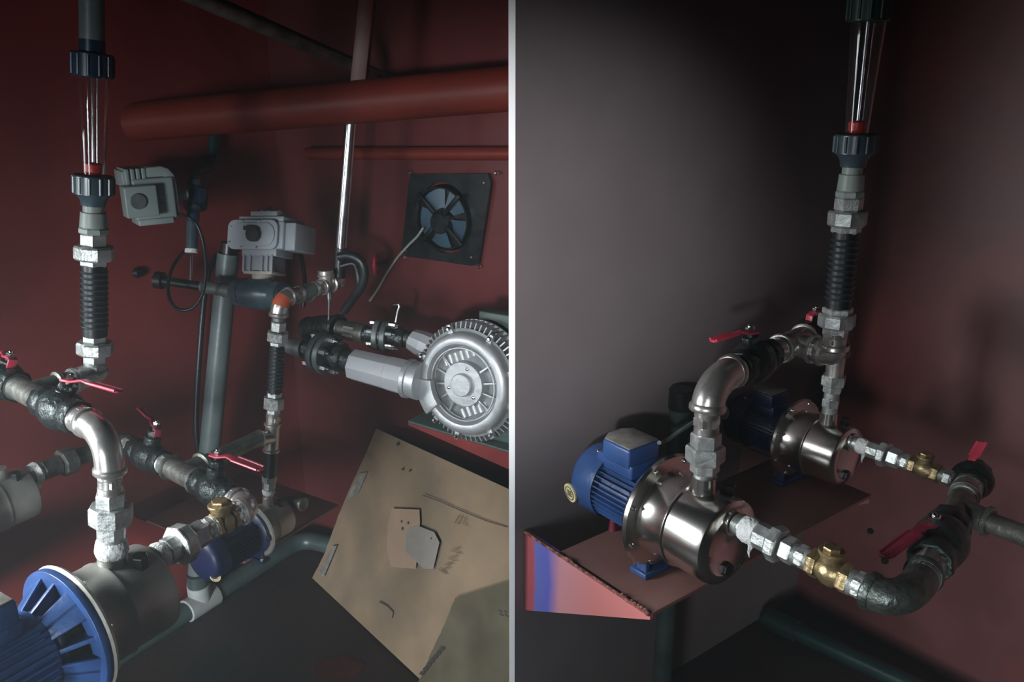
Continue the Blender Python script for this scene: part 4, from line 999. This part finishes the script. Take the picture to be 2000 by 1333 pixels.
for k, an in enumerate([10, 40, 140, 165, 190, 215, 240, 320, 345]):
    a = math.radians(an); d = bx*math.cos(a)+by*math.sin(a); m = M(bevel=.001); tt = ba.cross(d)
    m.prism([BC+d*RB*.22-ba*RB*.2-tt*.0025, BC+d*RB*.60-ba*RB*.2-tt*.0025, BC+d*RB*.60-ba*RB*.02-tt*.0025, BC+d*RB*.22+ba*RB*.05-tt*.0025], tt*.005); T.part('recess_rib', m, 'alu')
ca, sa = math.cos(.45), math.sin(.45); ux = bx*ca+by*sa; uy_ = by*ca-bx*sa
for sg, n0 in ((1, 6), (-1, 5)):
    for k in range(n0):
        off = -.28+.115*k
        m = M(); c1_ = BC+ux*RB*off+uy_*RB*sg*.38-ba*RB*.10; c2_ = BC+ux*RB*(off+.02)+uy_*RB*sg*.535-ba*RB*.08
        m.cyl(c1_, c2_, RB*.052, 14); T.part('cooling_rib', m, 'alu')
m = M(); m.lathe(BQ(.0, 0, -.12), ba, [(0, RB*.38), (RB*.16, RB*.37), (RB*.18, RB*.36), (RB*.18, 0)], 48, cap=False); hub = T.part('hub', m, 'alu')
m = M(); m.lathe(BQ(0, 0, .06), ba, [(0, RB*.19), (RB*.06, RB*.19), (RB*.075, RB*.175), (RB*.075, 0)], 40, cap=False); T.part('hub_cap', m, 'alu', hub)
for an in (75, 200, 320):
    a = math.radians(an); m = M(); m.lathe(BQ(.28*math.cos(a), .28*math.sin(a), .06), ba, [(0, RB*.028), (RB*.02, RB*.028), (RB*.03, RB*.014)], 12); T.part('hub_screw', m, 'chrome', hub)
for an in (20, 62, 112, 160, 205, 232, 262, 305, 345):
    a = math.radians(an); d = bx*math.cos(a)+by*math.sin(a); tt = ba.cross(d)
    m = M(bevel=.0012); m.prism([BC+d*RB*.80-tt*RB*.06, BC+d*RB*.80+tt*RB*.06, BC+d*RB*.99+tt*RB*.03, BC+d*RB*.99-tt*RB*.03], -ba*RB*.10); lug = T.part('clamp_lug', m, 'alu')
    m = M(); m.lathe(BC+d*RB*.92, ba, [(0, RB*.042), (RB*.03, RB*.042), (RB*.05, RB*.02)], 12); T.part('lug_bolt', m, 'chrome', lug)
# smooth bridge sector between the two ports, lower left
m = M(bevel=.002); pts = []
for k in range(9):
    a = math.radians(182+42*k/8); pts.append(BC+(bx*math.cos(a)+by*math.sin(a))*RB*.88+ba*RB*.02)
for k in range(9):
    a = math.radians(224-42*k/8); pts.append(BC+(bx*math.cos(a)+by*math.sin(a))*RB*.57+ba*RB*.02)
m.prism(pts, ba*RB*.14); T.part('port_bridge', m, 'alu')
# ports + silencers
pa = BQ(-.62, .16, -.10); sl0 = P(800, 740, 2.00); sl1 = P(690, 712, 2.05)
m = M(); m.cyl(sl0, P(822, 745, 1.99), 36*kk(sl0), 28, r2=38*kk(sl0)); m.cyl(sl0-(sl0-sl1).normalized()*.008, sl0+(sl0-sl1).normalized()*.006, 39*kk(sl0), 28, ch=.002); T.part('port_collar', m, 'alu')
m = M(bevel=.001); sd = sl1-sl0
m.lathe(sl0, sd, [(0, 36*kk(sl0)), (sd.length*.35, 35*kk(sl0)), (sd.length*.36, 34*kk(sl0)), (sd.length, 31*kk(sl1))], 8, True, ph=.15); T.part('silencer', m, 'silver_grey', label='pale grey octagonal silencer')
s20 = P(860, 690, 2.09); s21 = P(806, 664, 2.12)
m = M(); m.lathe(s21, s20-s21, [(0, 22*kk(s21)), ((s20-s21).length*.4, 27*kk(s21)), ((s20-s21).length, 27*kk(s21))], 10); T.part('rear_port', m, 'silver_grey')
# motor behind
mb0 = BQ(0, 0, -.42); mb1 = BQ(0, 0, -1.55)
m = M(); m.cyl(mb0, mb1, RB*.62, 40)
for k in range(36):
    an = 2*math.pi*k/36; d = bx*math.cos(an)+by*math.sin(an); tt = ba.cross(d)
    m.prism([mb0+d*RB*.6-tt*.001, mb0+d*RB*.76-tt*.001, mb1+ba*RB*.3+d*RB*.76-tt*.001, mb1+ba*RB*.3+d*RB*.6-tt*.001], tt*.002)
T.part('motor_body', m, 'alu_dark')
m = M(); m.lathe(mb1+ba*RB*.28, -ba, [(0, RB*.80), (RB*.3, RB*.80), (RB*.36, RB*.7), (RB*.36, 0)], 40, cap=False); T.part('fan_cover', m, 'green_gusset')
m = M(bevel=.003); m.box(BQ(.1, .92, -.95), (RB*.3, RB*.16, RB*.3), (bx, by, ba)); tbx = T.part('terminal_box', m, 'green_gusset')
m = M(bevel=.002); bot = BC-UP*RB*1.02
m.prism([BQ(-.88, -.62, -.44), BQ(-.70, -.30, -.44), BQ(.0, -.8, -.44), BQ(.75, -.70, -.44), BQ(.75, -1.05, -.44), BQ(-.40, -1.05, -.44)], -ba*RB*.06); T.part('foot_plate', m, 'green_gusset')

# blower shelf
hs_ = (BC-UP*RB*1.04).z
sA = onh(797, 822, hs_); sB = onh(1010, 886, hs_)
sd_ = (sB-sA).normalized(); 
T = Thing('blower_shelf', 'red and green steel wall shelf carrying the silver blower', 'shelf', sA-UP*.03)
def tob(p): return p + EL*((CA-p).dot(nb)/EL.dot(nb))-EL*.004
sA2, sB2 = tob(sA), sA+sd_*.20
B2 = sA+sd_*.22
m = M(bevel=.001); m.prism([sA, sB, tob(sB), tob(sA)], -UP*.006); T.part('shelf_plate', m, 'green_gusset')
m = M(); m.prism([sA-UP*.006, sB-UP*.006, sB-UP*.05, sA-UP*.012], (sd_.cross(UP)).normalized()*(.004 if sd_.cross(UP).y > 0 else -.004)); T.part('front_lip', m, 'shelf_red')
m = M(); g = sA+sd_*.04; g2 = tob(g); m.prism([g-UP*.008, g2-UP*.008, g2-UP*.20], sd_*.006); T.part('gusset', m, 'shelf_red')

# --- red beam, strut, diagonal pipe overhead
bz = 1.86
bA = P(250, 232, 2.1); bB = P(1010, 168, 1.50)
bA = onL(270, 238, .0); bB = P(1003, 172, 1.86)
T = Thing('red_beam', 'thick red painted pipe crossing high in front of the back wall', 'beam', bA)
bdir = (bB-bA).normalized()
# runs from the left wall to the partition
tpar = (AB-bA).dot(N)/bdir.dot(N)
bEnd = bA+bdir*((bA-bB).length+.015)
m = M(); m.tube([bA-bdir*.06, bEnd], 40*kk((bA+bB)/2), 32); T.part('tube', m, 'red_steel')
st1 = P(700, 172, 2.0); st0_ = vert(st1, 724, -60)
m = M(bevel=.001); ax3 = (st0_-st1).normalized(); X3, Y3, Z3 = basis((1, 0, 0), ax3)
m.box((st1+st0_)/2, (.018, .018, (st0_-st1).length/2), (V((1, 0, 0)), ax3.cross(V((1, 0, 0))).normalized(), ax3)); single('beam_hanger', m, 'red_steel', 'narrow red strut rising from the red beam', 'beam')
pipe('steel_pipe', 'long dull pipe running diagonally overhead at the upper left', [P(330, -30, 1.6)+(P(330, -30, 1.6)-onB(760, 158, .02)).normalized()*.5, onB(760, 158, .02)], 15*.0012, 'dull_galv')
pipe('steel_pipe', 'faint dark red rail below the beam on the back wall', [onB(600, 300, .03), onB(1000, 300, .03)], .018, 'red_steel')

# --- cardboard sheets leaning on the back wall
def sheet(name, label, corners, mt, th=.006, ny=26, nx=22, wav=.004, seed=0, edge=None):
    a, b, c, d = [V(p) for p in corners]      # a top-left, b top-right, c bottom-right, d bottom-left
    nn = (b-a).cross(d-a).normalized()
    if nn.dot(O-a) < 0: nn = -nn
    rnd = random.Random(seed); m = M(); n1 = (nx+1)*(ny+1); ph = [rnd.uniform(0, 6) for _ in range(4)]
    for side in (1, 0):
        for j in range(ny+1):
            for i in range(nx+1):
                u, v = i/nx, j/ny
                p = a*(1-u)*(1-v)+b*u*(1-v)+c*u*v+d*(1-u)*v
                e = min(u, 1-u)*min(v, 1-v)
                wv = wav*(math.sin(5*u+3*v+ph[0])+.6*math.sin(9*v-4*u+ph[1])+.3*math.sin(17*u+11*v+ph[2]))*min(1, v*6)*min(1, (1-v)*8)
                p = p + nn*(wv + th*side)
                if i in (0, nx) or j in (0, ny):
                    jit = rnd.uniform(-.0014, .0014) if side else 0
                    p = p + (b-a).normalized()*jit
                m.v.append(p)
    for side, off in ((1, 0), (0, n1)):
        for j in range(ny):
            for i in range(nx):
                k = off+j*(nx+1)+i; m.f.append((k, k+1, k+nx+2, k+nx+1)); m.sm.append(True)
    def strip(idx):
        for p, q in zip(idx, idx[1:]): m.f.append((p, q, q+n1, p+n1)); m.sm.append(False)
    strip(list(range(nx+1))); strip([ny*(nx+1)+i for i in range(nx+1)]); strip([j*(nx+1) for j in range(ny+1)]); strip([j*(nx+1)+nx for j in range(ny+1)])
    return m, nn
cdBL = onh(613, 1130, .004); cdBR = onh(835, 1338, .004)
bdirc = (cdBR-cdBL).normalized(); 
cdTL = onB(738, 838, .03); 
cdTL = P(738, 838, depth(onB(738, 838, .035)))
W_ = .78
while (cdBL+bdirc*W_-AB).dot(N) > -.03: W_ -= .005
cdBR2 = cdBL+bdirc*W_; cdTR = cdTL+bdirc*W_
print('CARD', proj(cdTR), proj(cdBR2), proj(cdTL), cdTL, cdBL, (cdTL-cdBL).length)
cdTR = onpl(1075, 992, cdBL, (cdTL-cdBL).cross(cdBR2-cdBL).normalized())
while (cdTR-AB).dot(N) > -.03: cdTR = cdTR-(cdTR-cdTL)*.01
T = Thing('cardboard_sheet', 'large pale brown cardboard sheet leaning on the red back wall under the blower', 'cardboard', cdBL)
m, cn = sheet('s', '', (cdTL, cdTR, cdBR2, cdBL), 'card', seed=3, wav=.0035)
T.part('sheet', m, 'card')
def cpt(px, py, off=.008): return onpl(px, py, cdBL+cn*off, cn)
def cpoly(pts, off, th=.0008):
    m = M(); m.prism([cpt(x, y, off) for x, y in pts], -cn*th); return m
T.part('paper_patch', cpoly([(766, 994), (819, 996), (820, 1022), (812, 1112), (764, 1108), (755, 1070), (758, 1020)], .0125), 'card_pink', label='torn pinkish paper patch')
T.part('clear_tape_patch', cpoly([(800, 1032), (815, 1027), (848, 1040), (858, 1060), (846, 1112), (828, 1112), (792, 1078), (793, 1045)], .0135), 'tape_grey', label='grey tape patch')
T.part('edge_tape', cpoly([(703, 925), (717, 923), (700, 962), (677, 980), (684, 960)], .0125), 'dust', label='worn grey tape on the left edge')
T.part('edge_tape', cpoly([(648, 1068), (658, 1066), (632, 1128), (622, 1120)], .0125), 'dust', label='worn grey tape low on the left edge')
for (x, y, r) in ((786, 917, 2.6), (800, 920, 2.6), (784, 1019, 2.4), (797, 1022, 2.6), (786, 1033, 3), (776, 868, 3.5), (842, 1052, 2)):
    p = cpt(x, y, .0142); m = M(); m.lathe(p, -cn, [(0, r*kk(p)), (.0012, r*kk(p))], 12); T.part('stain_dot', m, 'ink')
def stroke(pts, wpx, off=.0138):
    m = M(); q = [cpt(x, y, off) for x, y in pts]; ribbon(m, q, [cn.cross((q[min(i+1, len(q)-1)]-q[max(i-1, 0)]).normalized())*wpx*kk(q[0])/2 for i in range(len(q))], .0006); return m
T.part('crease_line', stroke([(826, 968), (860, 980), (900, 998), (950, 1018), (990, 1030)], 1.5), 'ink')
T.part('crease_line', stroke([(740, 1176), (756, 1184), (768, 1196), (766, 1208)], 2), 'ink')
# faint printed strokes on the right side, as blurred as in the photo
for i, pts in enumerate([[(896, 1008), (888, 1022), (896, 1024), (903, 1010), (896, 1008)], [(910, 1010), (905, 1024), (912, 1028)], [(898, 1070), (880, 1076), (900, 1082)], [(893, 1086), (874, 1092), (892, 1096)], [(884, 1100), (868, 1104)], [(878, 1108), (862, 1114), (872, 1120)], [(870, 1122), (856, 1112)]]):
    T.part('printed_stroke', stroke(pts, 1.6), 'card_edge')
# darker second sheet, lying in front at the lower right
e1, e2_, e3, e4 = cpt(892, 1168, .018), cpt(1075, 1110, .018), cpt(1075, 1400, .018), cpt(818, 1334, .018)
while (e2_-AB).dot(N) > -.03: e2_ = e2_-(e2_-e1)*.01
while (e3-AB).dot(N) > -.03: e3 = e3-(e3-e4)*.01
print('FLAP', proj(e2_), proj(e3), proj(cdTR), proj(cdBR2), e3, e4)
T2 = Thing('cardboard_sheet', 'darker cardboard flap in front of the pale sheet at the lower right', 'cardboard', e4)
m, _ = sheet('t', '', (e1, e2_, e3, e4), 'card_dark', seed=9, wav=.002, th=.004); T2.part('flap', m, 'card_dark')
m = M(); pp = [cpt(820+8*math.sin(k*.8)+k*4.6, 1322-k*9.5, .028) for k in range(8)]
for k in range(7):
    m.prism([cpt(818+k*6.5, 1318-k*8, .0245), cpt(826+k*6.5, 1320-k*8, .0245), cpt(830+k*6.5, 1313-k*8, .0245), cpt(822+k*6.5, 1311-k*8, .0245)], -cn*.0006)
T2.part('bar_print', m, 'ink')
for pts in ([(974, 1192), (980, 1196), (976, 1201), (984, 1203)], [(984, 1194), (990, 1196), (986, 1201), (993, 1205)]):
    T2.part('printed_mark', (lambda mm: mm)(stroke(pts, 2.5, .025)), 'ink')
# stain on the floor of the left bay
m = M(); fc_ = onh(660, 1310, 0); m.v = [fc_+V((math.cos(a)*.07*(1+.15*math.sin(3*a)), math.sin(a)*.055*(1+.1*math.cos(5*a)), .001)) for a in [2*math.pi*k/32 for k in range(32)]]; m.f = [tuple(range(32))]; m.sm = [False]
m2 = M(); m2.prism(m.v, UP*.0006); single('floor_stain', m2, 'stain', 'round dark red stain on the floor left of the cardboard', 'stain')
# black plug on the left wall
p = onL(268, 533, .004); m = M(); m.lathe(p, NL, [(0, .015), (.005, .014), (.010, .008)], 20); single('wall_grommet', m, 'black', 'black round plug on the left wall below the smaller actuator', 'fastener')

# --- thin haze volume added to veil both bays like lens glare
m = M(); m.box((.2, 1.1, 1.3), (3.0, 2.9, 1.29)); hz = single('haze', m, 'rod', 'thin grey haze added over both bays as glare', 'haze', kind='stuff')
mm = bpy.data.materials.new('haze'); mm.use_nodes = True; nt = mm.node_tree; nt.nodes.clear()
o_ = nt.nodes.new('ShaderNodeOutputMaterial'); v_ = nt.nodes.new('ShaderNodeVolumeScatter'); v_.inputs['Density'].default_value = .022; v_.inputs['Anisotropy'].default_value = .25
v_.inputs['Color'].default_value = (.85, .97, 1, 1)
nt.links.new(v_.outputs[0], o_.inputs['Volume']); hz.data.materials[0] = mm
